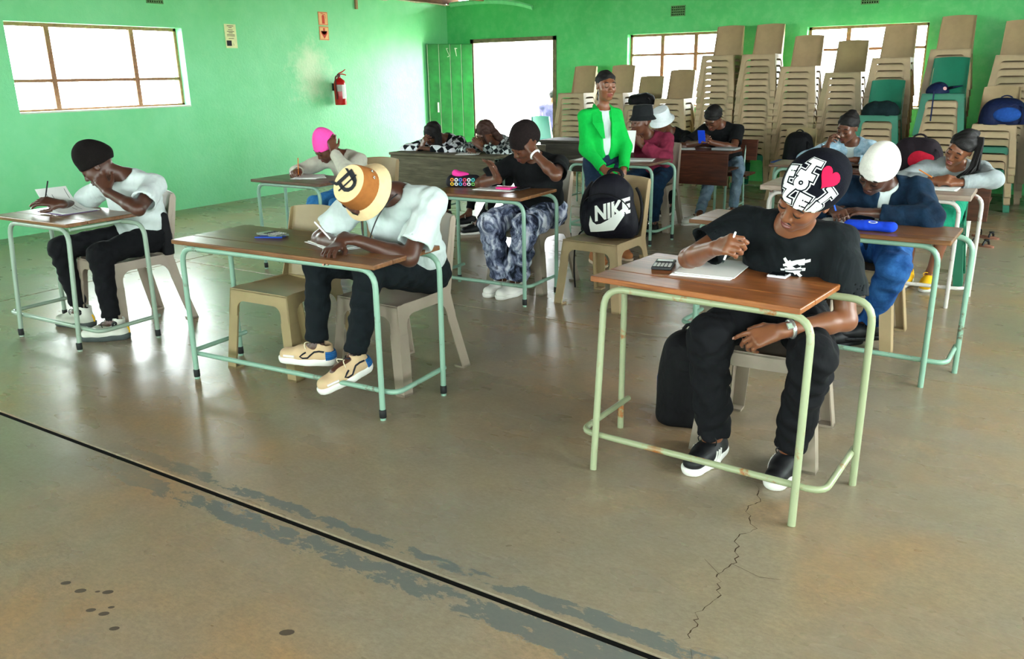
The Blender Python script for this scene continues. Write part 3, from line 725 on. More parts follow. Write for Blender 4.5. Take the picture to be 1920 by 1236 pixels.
g = 'plastic chairs at the desks'
chair('taupe plastic chair under the dark-beanie reader at the left', -4.83, 3.02, math.radians(-4), M_CHG, group=g)
chair('empty olive-beige plastic chair at the wide brown desk', -3.35, 2.99, math.radians(2), M_CHB, group=g)
chair('taupe plastic chair under the person in the bucket hat', -2.71, 3.13, math.radians(-3), M_CHG, group=g)
chair('beige plastic chair under the person in the heart beanie', -.835, 3.28, math.radians(2), M_CHG, group=g)
chair('beige plastic chair carrying the black sports backpack', -2.42, 4.96, math.radians(-4), M_CH, group=g)
chair('taupe plastic chair under the person in camouflage trousers', -3.10, 5.13, math.radians(-3), M_CHG, group=g)
chair('beige plastic chair under the pink-beanie writer', -4.90, 5.33, math.radians(4), M_CH, group=g)
chair('beige plastic chair under the white-beanie writer', -.80, 4.96, math.radians(-3), M_CH, group=g)
chair('green plastic chair under the woman with long braids', -.62, 6.74, 0, M_CHD, group=g)
chair('grey plastic chair under the person in the maroon jacket', -3.25, 7.72, math.radians(3), M_CHG, group=g)
chair('green plastic chair under the woman in the pale denim shirt', -1.50, 8.05, 0, M_CHD, group=g)
chair('beige plastic chair with a blue sheet and black bag on its seat', -2.53, 10.25, 0, M_CHB, group=g)
ORD = ['topmost', 'second', 'third', 'fourth', 'fifth', 'sixth', 'seventh', 'eighth', 'ninth', 'tenth', 'eleventh', 'twelfth', 'thirteenth', 'fourteenth', 'fifteenth', 'sixteenth', 'seventeenth', 'eighteenth']
def stack(where, x, y, n, green=(), base=M_CH, rz=0, pitch=.078, jit=.004):
    for k in range(n):
        fr = n - 1 - k; gr = fr in green
        lab = '%s chair %s, %s' % ('green' if gr else 'beige', 'on top' if fr == 0 else ORD[fr] + ' from top', where)
        chair(lab, x + random.uniform(-jit, jit), y + random.uniform(-jit, jit), rz + random.uniform(-.008, .008), M_CHD if gr else (base if (k * 7 + n) % 5 else M_CHB), k * pitch, 'stacked plastic chairs')
STK = [('stack right beside the open doorway', -5.93, 11.15, 11, ()), ('stack behind the standing woman', -5.32, 11.15, 11, ()), ('stack behind the black bucket hat', -4.86, 11.13, 9, ()), ('stack right behind the white bucket hat', -4.42, 11.15, 10, (8,)),
       ('tall stack at the middle window', -3.78, 11.15, 17, ()), ('tall stack just right of the middle window', -3.25, 11.15, 17, (16,)), ('stack left of the right-hand window', -2.75, 11.15, 15, ()), ('stack in front of the right-hand window', -2.21, 11.15, 14, (13,)),
       ('stack over the right side of the right-hand window', -1.69, 11.15, 16, ()), ('stack just right of the right-hand window', -1.08, 11.15, 17, (16,)), ('stack at the far right of the wall', -.42, 11.15, 16, ()),
       ('front stack behind the denim-shirted woman', -1.66, 10.50, 8, (0,)), ('front stack holding the blue cap', -1.03, 10.50, 11, (0,)), ('front stack holding the navy bag', -.50, 10.50, 7, (3, 6))]
for wh, x, y, n, gr in STK: stack(wh, x, y, n, gr)
stack('stack cut off by the right edge', .18, 10.45, 6, (2,))
# ------------------------------------------------------------------ people
def skin_material(name, c):
    t = NT(name); n = t.noise(t.coord(), 18, 4); cc = lin(c); d = tuple(x * .86 for x in cc[:3]) + (1,)
    t.base(t.ramp(n, [(.35, d), (.65, cc)])); t.set(.42, .5); t.b.inputs['Sheen Weight'].default_value = .05; t.bump(t.noise(t.coord(), 160, 2), .05, .001); return t.m
SK = {'a': skin_material('skin_warm_brown', (126, 76, 48)), 'b': skin_material('skin_deep_brown', (76, 44, 30)), 'c': skin_material('skin_brown', (98, 58, 38)), 'd': skin_material('skin_light_brown', (128, 77, 50))}
M_NAIL = mat('nail', (196, 150, 130), .3, .5, 0, 0)
M_LIP = {'a': mat('lip_rose', (116, 58, 50), .4, .45, 0, .05), 'b': mat('lip_dark', (72, 38, 34), .4, .45, 0, .05), 'c': mat('lip_brown', (94, 50, 42), .4, .45, 0, .05), 'd': mat('lip_pink', (134, 70, 62), .4, .45, 0, .05)}
M_HAIR = mat('hair_black', (20, 17, 16), .7, .3, 0, .3, 60, .5, 120); M_HAIRB = mat('hair_brown', (58, 36, 28), .7, .3, 0, .3, 60, .5, 120)
M_EYE = mat('eye_white', (214, 206, 196), .2, .5, 0, 0)
def ik(a, b, l1, l2, pole):
    a, b = np.asarray(a, float), np.asarray(b, float); d = b - a; L = np.linalg.norm(d); u = d / L
    if L > (l1 + l2) * .998: s = L / (l1 + l2) * 1.002; l1 *= s; l2 *= s
    x = (l1 * l1 - l2 * l2 + L * L) / (2 * L); h = math.sqrt(max(0, l1 * l1 - x * x)); p = np.asarray(pole, float); p = nrm(p - u * p.dot(u)); return a + u * x + p * h
def frame(f, u):
    """rows: right(image of +x), back(+y), up(+z) of a head or shoe that looks along f"""
    y = -nrm(f); z = nrm(np.asarray(u, float) - y * np.dot(u, y)); x = np.cross(y, z); return np.array([x, y, z])
FING = ((.030, .0240, (.040, .024, .019)), (.010, .029, (.044, .028, .021)), (-.010, .027, (.041, .026, .020)), (-.028, .019, (.032, .020, .018)))
def hand(fd, w, d, n, side, curl, spread=.12, thumb=.5, s=1.0, k=.006):
    """wrist w, finger direction d, back-of-hand normal n, side=+1 if the thumb lies toward cross(d,n); curl per finger in radians per joint"""
    d = nrm(d); n = nrm(np.asarray(n, float) - d * np.dot(n, d)); t = np.cross(d, n) * side; w = np.asarray(w, float); tips = []
    P = lambda a, b, c: w + s * (a * d + b * t + c * n)
    fd.cap(P(-.02, 0, 0), P(.03, 0, 0), .024 * s, .024 * s, .02, flat=(n, .62))
    for i, (lat, _, ph) in enumerate(FING):
        base = P(.085 - abs(lat - .005) * .28, lat, .002); fd.cap(P(.018, lat * .6, 0), base, .0155 * s, .0125 * s, .014, flat=(n, .85))
        c = curl[i] if hasattr(curl, '__len__') else curl; ang = 0; lt = spread * lat / .03; p = base; r = .0098 * s * (.88 if i == 3 else 1)
        dd = nrm(d + t * lt)
        for j, L in enumerate(ph):
            ang += c * (.75, 1.1, .8)[j]; v = dd * math.cos(ang) - n * math.sin(ang); q = p + v * L * s; fd.cap(p, q, r, r * .9, .004 if j else k); p = q; r *= .9
        tips.append((p, v, n * math.cos(ang) + dd * math.sin(ang)))
    b0 = P(.014, .022, -.004); v1 = nrm(d * .72 + t * (.75 - thumb * .25) - n * (.25 + .5 * thumb)); q1 = b0 + v1 * .042 * s; v2 = nrm(d * .9 + t * (.35 - .6 * thumb) - n * (.2 + .45 * thumb)); q2 = q1 + v2 * .032 * s; v3 = nrm(v2 - t * .25 * thumb); q3 = q2 + v3 * .025 * s
    fd.cap(b0, q1, .0165 * s, .0125 * s, .012); fd.cap(q1, q2, .0115 * s, .0105 * s, .004); fd.cap(q2, q3, .0105 * s, .009 * s, .004)
    tips.append((q3, v3, t)); return tips
def head_field(fd, c, M, s=1.0, fem=False):
    c = np.asarray(c, float); P = lambda x, y, z: c + s * (x * M[0] + y * M[1] + z * M[2])
    fd.ell(P(0, .018, .032), V3(.074, .094, .083) * s, M, .02); fd.ell(P(0, -.022, -.028), V3(.060, .068, .080) * s, M, .035)
    fd.ell(P(0, -.045, -.075), V3(.043 if fem else .048, .042, .034) * s, M, .03); fd.cap(P(-.012, -.078, -.098), P(.012, -.078, -.098), .013 * s, .013 * s, .02)
    for q in (-1, 1):
        fd.ell(P(q * .036, -.062, -.025), V3(.026, .026, .026) * s, M, .025)
        fd.ell(P(q * .031, -.102, .006), V3(.019, .013, .013) * s, M, .012, 'sub')
    fd.cap(P(-.036, -.079, .028), P(.036, -.079, .028), .013 * s, .013 * s, .02)
    fd.cap(P(0, -.088, .012), P(0, -.105, -.026), .0085 * s, .0125 * s, .012); fd.ell(P(0, -.104, -.032), V3(.015, .013, .011) * s, M, .008)
    for q in (-1, 1):
        fd.ell(P(q * .015, -.096, -.034), V3(.010, .011, .009) * s, M, .006); fd.ell(P(q * .031, -.0835, .005), V3(.0165, .0125, .0105) * s, M, .003)
        fd.ell(P(q * .0755, .010, -.006), V3(.008, .019, .030) * s, M, .008); fd.ell(P(q * .082, .006, -.004), V3(.005, .009, .015) * s, M, .004, 'sub')
    fd.cap(P(-.019, -.090, -.060), P(.019, -.090, -.060), .0078 * s, .0078 * s, .008); fd.cap(P(-.015, -.089, -.073), P(.015, -.089, -.073), .0085 * s, .0085 * s, .008)
    fd.cap(P(-.026, -.099, -.0665), P(.026, -.099, -.0665), .0018 * s, .0018 * s, .004, 'sub')
    return P
def bbox(pts, m): a = np.array(pts); return a.min(0) - m, a.max(0) + m
PEOPLE = {}
def person(key, label, J, skin='b', top=None, bottom=None, h=.007, ch=.009, s=1.0, fem=False, bulk=1.0, lips=True, seed=1, group=None):
    """J: pelvis, neck, head, face, up, shR, shL, wrR, wrL, elR, elL (pole), hdR, hdL (finger dir, normal, curl, thumb), knR, knL (pole), anR, anL"""
    A = {k: (np.asarray(v, float) if k not in ('hdR', 'hdL') else v) for k, v in J.items()}
    base = np.array([A['pelvis'][0], A['pelvis'][1], 0.]); root = thing('person', label, 'person', base, 0, group)
    pel, nk, hd = A['pelvis'], A['neck'], A['head']; HM = frame(A['face'], A.get('up', V3(0, 0, 1)))
    sp = nrm(nk - pel); lat = A['shL'] - A['shR']; lat = nrm(lat - sp * lat.dot(sp)); fw = np.cross(lat, sp)  # forward of chest
    hl = A.get('hiplat', lat); hl = nrm(hl * V3(1, 1, .2)); hp = {'R': pel - hl * .088 * s, 'L': pel + hl * .088 * s}
    el, kn = {}, {}
    for q in 'RL':
        el[q] = ik(A['sh' + q], A['wr' + q], .285 * s, .250 * s, A['el' + q]); kn[q] = ik(hp[q], A['an' + q], .425 * s, .415 * s, A['kn' + q])
    chest = pel + (nk - pel) * .66; belly = pel + (nk - pel) * .30; TM = np.array([lat, fw, sp])
    allp = [pel, nk, hd + HM[2] * .14 * s, hd - HM[2] * .12 * s, hd + HM[1] * .13, hd - HM[1] * .13, hd + HM[0] * .1, hd - HM[0] * .1] + [A[k + q] for k in ('sh', 'wr', 'an') for q in 'RL'] + [el[q] for q in 'RL'] + [kn[q] for q in 'RL']
    for q in 'RL': allp.append(A['wr' + q] + nrm(A['hd' + q][0]) * .16)
    fdn = {q: nrm(np.asarray(A.get('ft' + q, (0, -1, 0)), float)) for q in 'RL'}
    for q in 'RL': allp += [A['an' + q] + fdn[q] * .14]
    lo, hi = bbox(allp, .12); lo[2] = max(lo[2], -.02); fd = Field(lo, hi, h)
    # body
    fd.ell(pel + sp * .02, V3(.145, .105, .10) * s, np.array([hl, np.cross(hl, sp), sp]), .04); fd.ell(belly, V3(.13, .095, .14) * s, TM, .05); fd.ell(chest, V3(.148, .10, .16) * s, TM, .05)
    fd.cap(nk - sp * .02, hd - HM[2] * .05 * s + HM[1] * .022 * s, .055 * s * (.9 if fem else 1), .050 * s * (.9 if fem else 1), .03)
    for q in 'RL':
        sh = A['sh' + q]; fd.cap(nk - sp * .03, sh, .045 * s, .05 * s, .05)
        fd.cap(sh, el[q], .047 * s, .037 * s, .03); md = el[q] + (A['wr' + q] - el[q]) * .3; fd.cap(el[q], md, .037 * s, .039 * s, .02); fd.cap(md, A['wr' + q], .039 * s, .0265 * s, .02)
        hdir, hn, curl, th = A['hd' + q][:4]; side = 1 if q == 'L' else -1
        A['tips' + q] = hand(fd, A['wr' + q] + nrm(hdir) * .012, hdir, hn, side, curl, A['hd' + q][4] if len(A['hd' + q]) > 4 else .12, th, s)
        lg = .84 if bottom and not bottom.get('skirt') else 1.0; fd.cap(hp[q], kn[q], .076 * s * lg, .052 * s * lg, .04); cm = kn[q] + (A['an' + q] - kn[q]) * .3 - fdn[q] * (.012 if lg == 1 else 0); fd.cap(kn[q], cm, .050 * s * lg, .050 * s * lg, .03); fd.cap(cm, A['an' + q], .048 * s * lg, .034 * s * lg, .03); fd.cap(A['an' + q], A['an' + q] + fdn[q] * .11 - V3(0, 0, .045), .033 * s, .026 * s, .03)
    HP = head_field(fd, hd, HM, s, fem); co, F = fd.mesh(1)
    body = link('body', mesh_np('body', co - base, F), SK[skin], root)
    # face details
    b = MB(); b.tube([HP(x, -.093 - .006 * (1 - (x / .024) ** 2), -.0605 + .004 * (1 - (abs(x) / .024)) - base * 0) - base for x in np.linspace(-.024, .024, 9)], [.002, .0045, .006, .0068, .0062, .0068, .006, .0045, .002], 6); b.tube([HP(x, -.092 - .007 * (1 - (x / .022) ** 2), -.0705 - .002 * (1 - (x / .022) ** 2)) - base for x in np.linspace(-.022, .022, 7)], [.002, .006, .0076, .0082, .0076, .006, .002], 6)
    if lips: b.build('lips', M_LIP[skin], root, True)
    for q in (-1, 1):
        b = MB(); e = MB()
        b.tube([HP(q * x, -.0905 + .9 * (x - .028) ** 2 * 14, .031 + z) - base for x, z in ((.012, -.002), (.022, .003), (.033, .005), (.044, .002), (.051, -.004))], [.002, .0042, .0042, .0036, .0015], 6)
        e.tube([HP(q * x, -.0935 + 14 * (x - .031) ** 2, z) - base for x, z in ((.015, .004), (.023, -.0035), (.031, -.006), (.039, -.0035), (.047, .003))], [.0012, .0022, .0025, .0022, .0012], 6)
        b.build('eyebrow', M_HAIR, root, True); e.build('eyelash', M_HAIR, root, True)
    nb = MB()
    for q in 'RL':
        for p, v, n in A['tips' + q]:
            x = np.cross(v, n); c0 = p + n * .0072 * s; nb.add([c0 + a * v * .006 + bb * x * .0052 + n * cc for a, bb, cc in ((-.9, -1, -.0012), (-.9, 1, -.0012), (.9, .8, -.001), (.9, -.8, -.001), (0, 0, .0006))], [[0, 1, 4], [1, 2, 4], [2, 3, 4], [3, 0, 4]])
    for i in range(len(nb.v)): nb.v[i] = tuple(np.array(nb.v[i]) - base)
    nb.build('fingernails', M_NAIL, root, True)
    R = dict(root=root, base=base, A=A, el=el, kn=kn, hp=hp, HM=HM, HP=HP, TM=TM, sp=sp, lat=lat, fw=fw, chest=chest, s=s, body=(co, F))
    PEOPLE[key] = R
    # garments
    if bottom:
        bl, bh = bbox([pel - sp * .12, pel + sp * .14] + [kn[q] for q in 'RL'] + [A['an' + q] for q in 'RL'] + [hp[q] for q in 'RL'], .15 * bulk); f2 = Field(bl, bh, ch); rt, rk, ra = bottom.get('r', (.092, .070, .056)); ln = bottom.get('len', .93)
        f2.ell(pel + sp * .02, V3(.162, .122, .115) * s * bulk, np.array([hl, np.cross(hl, sp), sp]), .04)
        for q in 'RL':
            a = A['an' + q]; e_ = kn[q] + (a - kn[q]) * ln
            f2.cap(hp[q], kn[q], rt * s * bulk, rk * s, .05)
            if ln > .12: f2.cap(kn[q], e_, rk * s, ra * s, .03, cut1=True)
        if bottom.get('skirt'):
            f2.cap(pel + sp * .02, (kn['R'] + kn['L']) / 2 + V3(0, 0, -.02), .15, .15, .06, flat=((0, 0, 1), .55))
        for q in 'RL':
            a = A['an' + q]; e_ = kn[q] + (a - kn[q]) * ln; u = nrm(a - kn[q])
            if ln > .3: f2.cap(e_ - u * .02, e_ + u * .05, (ra * s - 1.7 * ch), (ra * s - 1.7 * ch), .003, 'sub')
        c2, F2 = f2.mesh(1); c2 = folds(c2, F2, bottom.get('fold', .005), 62, seed, (0, 0, 1)); R['bottom'] = (c2, F2)
        link(bottom.get('name', 'trousers'), mesh_np('trousers', c2 - base, F2), bottom['m'], root, bottom.get('label'))
    if top:
        sl = top.get('sleeve', .55); inf = top.get('inf', .014) ; hem = top.get('hem', .05)
        pts = [pel - sp * (.1 + hem), nk + sp * .06] + [A['sh' + q] for q in 'RL'] + [el[q] for q in 'RL'] + ([A['wr' + q] for q in 'RL'] if sl > 1 else []); bl, bh = bbox(pts, .16 * bulk); f3 = Field(bl, bh, ch)
        f3.ell(pel + sp * (.03 - hem * .6), V3(.165, .125, .13 + hem * .3) * s * bulk, np.array([hl, np.cross(hl, sp), sp]), .05); f3.ell(belly, V3(.150 + inf, .112 + inf, .16) * s * bulk, TM, .07); f3.ell(chest, V3(.150 + inf, .106 + inf, .17) * s * bulk, TM, .06)
        rs = top.get('rs', (.064, .062, .05))
        for q in 'RL':
            sh = A['sh' + q]; f3.cap(nk - sp * .035, sh, .052 * s + inf * .4, .050 * s + inf * .3, .05)
            if sl <= 1: f3.cap(sh, sh + (el[q] - sh) * sl, rs[0] * s, rs[1] * s, .035, cut1=True)
            else:
                f3.cap(sh, el[q], rs[0] * s, rs[1] * s, .035); f3.cap(el[q], el[q] + (A['wr' + q] - el[q]) * (sl - 1), rs[1] * s, rs[2] * s, .03, cut1=True)
        f3.cap(nk - sp * .012, hd, .062 * s, .062 * s, .012, 'sub')
        f3.cap(nk - sp * .012, nk - sp * .012 + fw * .055 + sp * .05, .045, .06, .01, 'sub') if top.get('scoop', True) else None
        for q in 'RL':
            sh = A['sh' + q]
            if sl <= 1: u = nrm(el[q] - sh); e_ = sh + (el[q] - sh) * sl; f3.cap(e_ - u * .025, e_ + u * .05, rs[1] * s - 1.8 * ch, rs[1] * s - 1.8 * ch, .003, 'sub')
            else: u = nrm(A['wr' + q] - el[q]); e_ = el[q] + (A['wr' + q] - el[q]) * (sl - 1); f3.cap(e_ - u * .012, e_ + u * .05, max(.024, rs[2] * s - 1.6 * ch), max(.024, rs[2] * s - 1.6 * ch), .003, 'sub')
        if top.get('open'):   # unbuttoned front: a vee cut
            f3.cap(nk + fw * .09 - sp * .0, pel + fw * .155 + sp * .0, .036, .050, .012, 'sub', flat=(lat, .75))
        if top.get('zmin', .505) and pel[2] < .65: f3.clip((0, 0, top.get('zmin', .505)), (0, 0, -1))
        c3, F3 = f3.mesh(3); c3 = folds(c3, F3, top.get('fold', .004), 52, seed + 5, sp); R['top'] = (c3, F3)
        R['top_obj'] = link(top.get('name', 'shirt'), mesh_np('shirt', c3 - base, F3), top['m'], root, top.get('label'))
        if top.get('open'):
            f4 = Field(bbox(pts[:4], .1)[0], bbox(pts[:4], .1)[1], ch); f4.ell(chest, V3(.140, .114, .165) * s * bulk, TM, .06); f4.ell(belly, V3(.138, .116, .16) * s * bulk, TM, .06); f4.cap(nk - sp * .04, A['shR'], .05, .045, .05); f4.cap(nk - sp * .04, A['shL'], .05, .045, .05); f4.cap(nk - sp * .014, hd, .06 * s, .06 * s, .012, 'sub')
            c4, F4 = f4.mesh(1); link('undershirt', mesh_np('undershirt', c4 - base, F4), top['open'], root)
    return R
def socks(R, m, top=.13, r=.040):
    for q in 'RL':
        a, k = R['A']['an' + q], R['kn'][q]; u = nrm(k - a); MB().tube([a - u * .03 - R['base'], a + u * .02 - R['base'], a + u * top - R['base']], [r * .9, r * .92, r], 14).build('sock', m, R['root'], True)
def sub_mesh(R, name, co, F, m, label=None, parent=None): return link(name, mesh_np(name, co - R['base'], F), m, parent or R['root'], label)
def beanie(R, m, tip=.03, low=.028, back=-.035, fat=1.0, lean=0.0, name='beanie', label=None, cuff=True, h=.006, puff=1.0):
    """knitted cap: shell over the skull, cut along a tilted brim line, soft top"""
    HM, P, s = R['HM'], R['HP'], R['s']; c = P(0, .016, .04); fd = Field(c - .22, c + .22, h)
    fd.ell(P(0, .018, .040), V3(.086, .106, .092) * s * fat, HM, .02)
    if tip: fd.ell(P(0, .03 + lean, .095 - (puff - 1) * .06), V3(.058 * puff, .066 * puff, .035 + tip) * s * fat, HM, .05)
    z0, z1 = low, back; n = nrm(HM[2] * -.18 + HM[1] * (z1 - z0)); pt = P(0, -.09, z0); n = -nrm(HM[2] + HM[1] * (z0 - z1) / .19)
    if cuff: fd.ell(P(0, .016, (z0 + z1) / 2 + .028), V3(.090, .110, .06) * s * fat, HM, .01)
    fd.clip(pt, n); co, F = fd.mesh(1); co = folds(co, F, .0015, 60, 3); R['hat'] = (co, F); return sub_mesh(R, name, co, F, m, label)
def short_hair(R, m, low=.045, back=-.06, thick=.008, name='hair', bun=None):
    HM, P, s = R['HM'], R['HP'], R['s']; c = P(0, .016, .0); fd = Field(c - .26, c + .26, .006)
    fd.ell(P(0, .022, .036), V3(.077 + thick, .095 + thick, .083 + thick) * s, HM, .02); n = -nrm(HM[2] + HM[1] * (low - back) / .16); fd.clip(P(0, -.07, low), n)
    if bun is not None:
        for a, b, r in bun: fd.cap(P(*a), P(*b), r, r * .8, .02)
    co, F = fd.mesh(1); co = folds(co, F, .0035, 95, 5); return sub_mesh(R, name, co, F, m)
def strands(R, m, starts, n=24, name='braids', r=.006):
    b = MB(); rs = random.Random(3)
    for path in starts: b.tube([np.asarray(p) - R['base'] for p in path], [r] * (len(path) - 1) + [r * .5], 6)
    return b.build(name, m, R['root'], True)
def bucket_hat(R, parts, tilt=0, s=1.05, off=(0, .015, .03), r0=.092, hgt=.085, brim=.06, drop=.035):
    """parts: crown, band(top disc), brim materials. a lathe in head space"""
    HM, P = R['HM'], R['HP']; o = P(*off); base = R['base']
    def W(b): return b.xf(lambda x, y, z: tuple(o + s * (x * HM[0] * .92 + y * HM[1] * 1.08 + z * HM[2]) - base))
    c = MB().lathe([(r0 + .002, -.01), (r0 + .001, .012), (r0 * .97, hgt * .55), (r0 * .90, hgt * .93), (r0 * .88, hgt), (r0 * .84, hgt + .002), (r0 * .84, hgt - .006), (r0 * .9, hgt * .5), (r0 - .006, -.01)], 36, cap=False); hat = W(c).build('hat', parts[0], R['root'], True)
    W(MB().lathe([(r0 * .875, hgt - .003), (r0 * .86, hgt + .003), (r0 * .5, hgt + .007), (.004, hgt + .008)], 36)).build('hat_top', parts[1], hat, True)
    W(MB().lathe([(r0 - .002, .004), (r0 + brim * .5, -drop * .45), (r0 + brim, -drop), (r0 + brim + .002, -drop - .004), (r0 + brim - .002, -drop - .006), (r0 + brim * .5, -drop * .45 - .006), (r0 - .004, -.004)], 40, cap=False)).build('brim', parts[2], hat, True)
    if len(parts) > 3: W(MB().lathe([(r0 + brim - .004, -drop - .0065), (r0 + brim * .5, -drop * .45 - .008), (r0 - .004, -.008)], 40, cap=False)).build('brim_lining', parts[3], hat, True)
    R['hatfn'] = lambda x, y, z: o + s * (x * HM[0] * .92 + y * HM[1] * 1.08 + z * HM[2]); return hat
# shoes -------------------------------------------------------------
def shoe_meshes(high=.0, length=.285, w=.048, chunky=0.0):
    """upper, sole, laces in shoe space: ankle over origin, toe along -y, ground z=0"""
    t = -.195 * length / .285; hl = .075
    f = Field(V3(-.08, t - .04, 0), V3(.08, hl + .04, .22 + high), .0055)
    f.cap((0, .03, .062), (0, .035, .095 + high), .040, .040, .02); f.cap((0, .045, .045), (0, -.07, .048), .041, .046, .03, flat=((0, 0, 1), .9)); f.cap((0, -.05, .046), (-.004, t + .05, .042), .047, .041, .03, flat=((0, 0, 1), .80)); f.cap((0, .0, .08), (0, -.08, .055), .032, .030, .03)
    f.cap((0, .03, .075 + high), (0, .04, .2 + high), .034, .034, .006, 'sub'); f.clip((0, 0, .020), (0, 0, -1)); f.clip((0, 0, .112 + high), (0, .25, 1)); up = f.mesh(1)
    g = Field(V3(-.08, t - .04, -.01), V3(.08, hl + .05, .08), .0055)
    g.cap((0, .048, .02 + chunky), (0, -.05, .02), .046, .049, .02); g.cap((0, -.05, .02), (-.004, t + .048, .024), .051, .046, .02); g.clip((0, 0, 0.0), (0, 0, -1)); g.clip((0, 0, .027 + chunky), (0, -.04, 1)); so = g.mesh(1)
    b = MB()
    for i in range(5):
        y = -.035 - .018 * i; z = .100 - .0105 * i + .001; b.tube([(-.024, y, z - .010), (0, y - .003, z), (.024, y + .006, z - .010)], .0028, 6)
    b.tube(bez((0, -.03, .104), (.03, -.05, .13), (.05, -.06, .12), (.035, -.05, .085), 8), .0025, 6); b.tube(bez((0, -.03, .104), (-.03, -.06, .125), (-.05, -.06, .11), (-.03, -.05, .082), 8), .0025, 6)
    return mesh_np('upper', *up), mesh_np('sole', *so), b.mesh('laces', True)
SHOE = {'sneak': shoe_meshes(), 'boot': shoe_meshes(.035, .29, .05, .008), 'chunk': shoe_meshes(.01, .30, .05, .012)}
def shoes(R, kind, mu, ms, ml, lift=(0, 0), pitch=(0, 0), extra=None, only='RL'):
    for i, q in enumerate('RL'):
        if q not in only: continue
        an = R['A']['an' + q]; d = np.asarray(R['A'].get('ft' + q, (0, -1, 0)), float); az = math.atan2(d[0], -d[1]); up, so, la = SHOE[kind]
        rot = Matrix.Rotation(az, 4, 'Z') @ Matrix.Rotation(pitch[i], 4, 'X'); lc = Vector(an - R['base']); lc.z = lift[i]
        u = link('shoe', up, None, R['root']); u.matrix_local = Matrix.Translation(lc) @ rot
        for nm, me, m in (('sole', so, ms), ('laces', la, ml)):
            o = link(nm, me, None, u)
            if not me.materials: me.materials.append(m)
            o.material_slots[0].link = 'OBJECT'; o.material_slots[0].material = m
        if not up.materials: up.materials.append(mu)
        u.material_slots[0].link = 'OBJECT'; u.material_slots[0].material = mu
        if extra: extra(u, i)
# materials for clothes
def checker_cloth(name, c1, c2, scale, rot=(0, 0, 0), third=None):
    t = NT(name); v = t.coord(scale=(scale,) * 3, rot=rot); ck = t.new('ShaderNodeTexChecker'); ck.inputs['Scale'].default_value = 1; ck.inputs[1].default_value = lin(c1); ck.inputs[2].default_value = lin(c2); t.l.new(v, ck.inputs[0])
    col = ck.outputs[0]
    if third:
        c3 = t.new('ShaderNodeTexChecker'); c3.inputs['Scale'].default_value = .5; c3.inputs[1].default_value = (0, 0, 0, 1); c3.inputs[2].default_value = (.6, .6, .6, 1); t.l.new(v, c3.inputs[0]); col = t.mix(c3.outputs[0], col, lin(third))
    t.base(col); t.set(.9, .2); t.bump(t.noise(t.coord(), 7, 3, .5, 1), .4, .03); return t.m
def camo(name):
    t = NT(name); v = t.coord(scale=(1, 1, .55)); n = t.noise(v, 9, 6, .62, 1.4); n2 = t.noise(v, 22, 4, .6, .8)
    col = t.ramp(n, [(.38, lin((20, 24, 36))), (.46, lin((74, 82, 106))), (.54, lin((140, 148, 172))), (.62, lin((206, 210, 222)))], 'LINEAR')
    col = t.mix(t.ramp(n2, [(.58, (0, 0, 0)), (.62, (.8, .8, .8))]), col, lin((48, 54, 74))); t.base(col); t.set(.9, .2); t.bump(t.noise(t.coord(), 8, 3, .5, 1), .5, .03); return t.m
def denim(name, c, c2, scale=9):
    t = NT(name); n = t.noise(t.coord(), scale, 6, .7, .5); t.base(t.ramp(n, [(.35, lin(c)), (.7, lin(c2))])); t.set(.9, .2); t.bump(t.math('ADD', t.noise(t.coord(), 7, 3, .5, 1.2), t.math('MULTIPLY', t.noise(t.coord(), 300, 2), .1)), .5, .03); return t.m
C_BLACK = fabric('cloth_black', (10, 12, 14)); C_BLACK2 = fabric('cloth_black_trousers', (8, 9, 13)); C_CHAR = fabric('cloth_charcoal_tee', (13, 19, 22)); C_WHITE = fabric('cloth_white', (198, 208, 206), .04); C_WHITE2 = fabric('cloth_white_tee', (196, 208, 206), .04)
C_NAVY = fabric('trousers_dark_teal', (10, 18, 22)); C_KNIT = mat('knit_black', (19, 15, 14), .95, .15, 0, .3, 90, .6, 180); C_KNITN = mat('knit_navy_black', (9, 10, 20), .95, .15, 0, .2, 90, .6, 180); C_KNITB = mat('knit_brown_black', (28, 21, 20), .95, .15, 0, .3, 90, .6, 180); C_PINK = mat('knit_pink', (250, 84, 176), .9, .15, 0, .08, 90, .5, 180); C_KNITW = mat('knit_white', (232, 228, 220), .95, .15, 0, .06, 90, .6, 150)
C_GREEN = fabric('blazer_green', (4, 176, 66), .06); C_MAROON = fabric('jacket_maroon', (122, 36, 60), .12); C_DENIM = denim('denim_dark_jacket', (8, 26, 44), (18, 46, 70)); C_JEANS = denim('jeans_blue', (12, 52, 108), (48, 100, 160)); C_JEANSP = denim('jeans_faded', (92, 118, 142), (148, 170, 188)); C_DENIML = denim('denim_pale_shirt', (120, 160, 184), (200, 222, 234), 22); C_GREY = fabric('cloth_grey', (146, 154, 156), .08); C_CREAM = fabric('cloth_cream', (190, 188, 172), .06)
C_DIAM = checker_cloth('diamond_check', (16, 18, 24), (222, 226, 232), 13, (.2, .78, .3)); C_PLAID = checker_cloth('plaid_check', (18, 24, 26), (196, 206, 204), 26, (.1, .7, .2), (52, 62, 60)); C_CAMO = camo('camouflage_cloth')
C_PURPLE = fabric('cloth_mauve_shaded', (74, 66, 104)); C_SKGREEN = fabric('skirt_green', (10, 122, 92)); C_BLUEJ = denim('jeans_mid_blue', (28, 92, 150), (70, 140, 196))  # mauve darkened to put veranda shade into the outdoor top
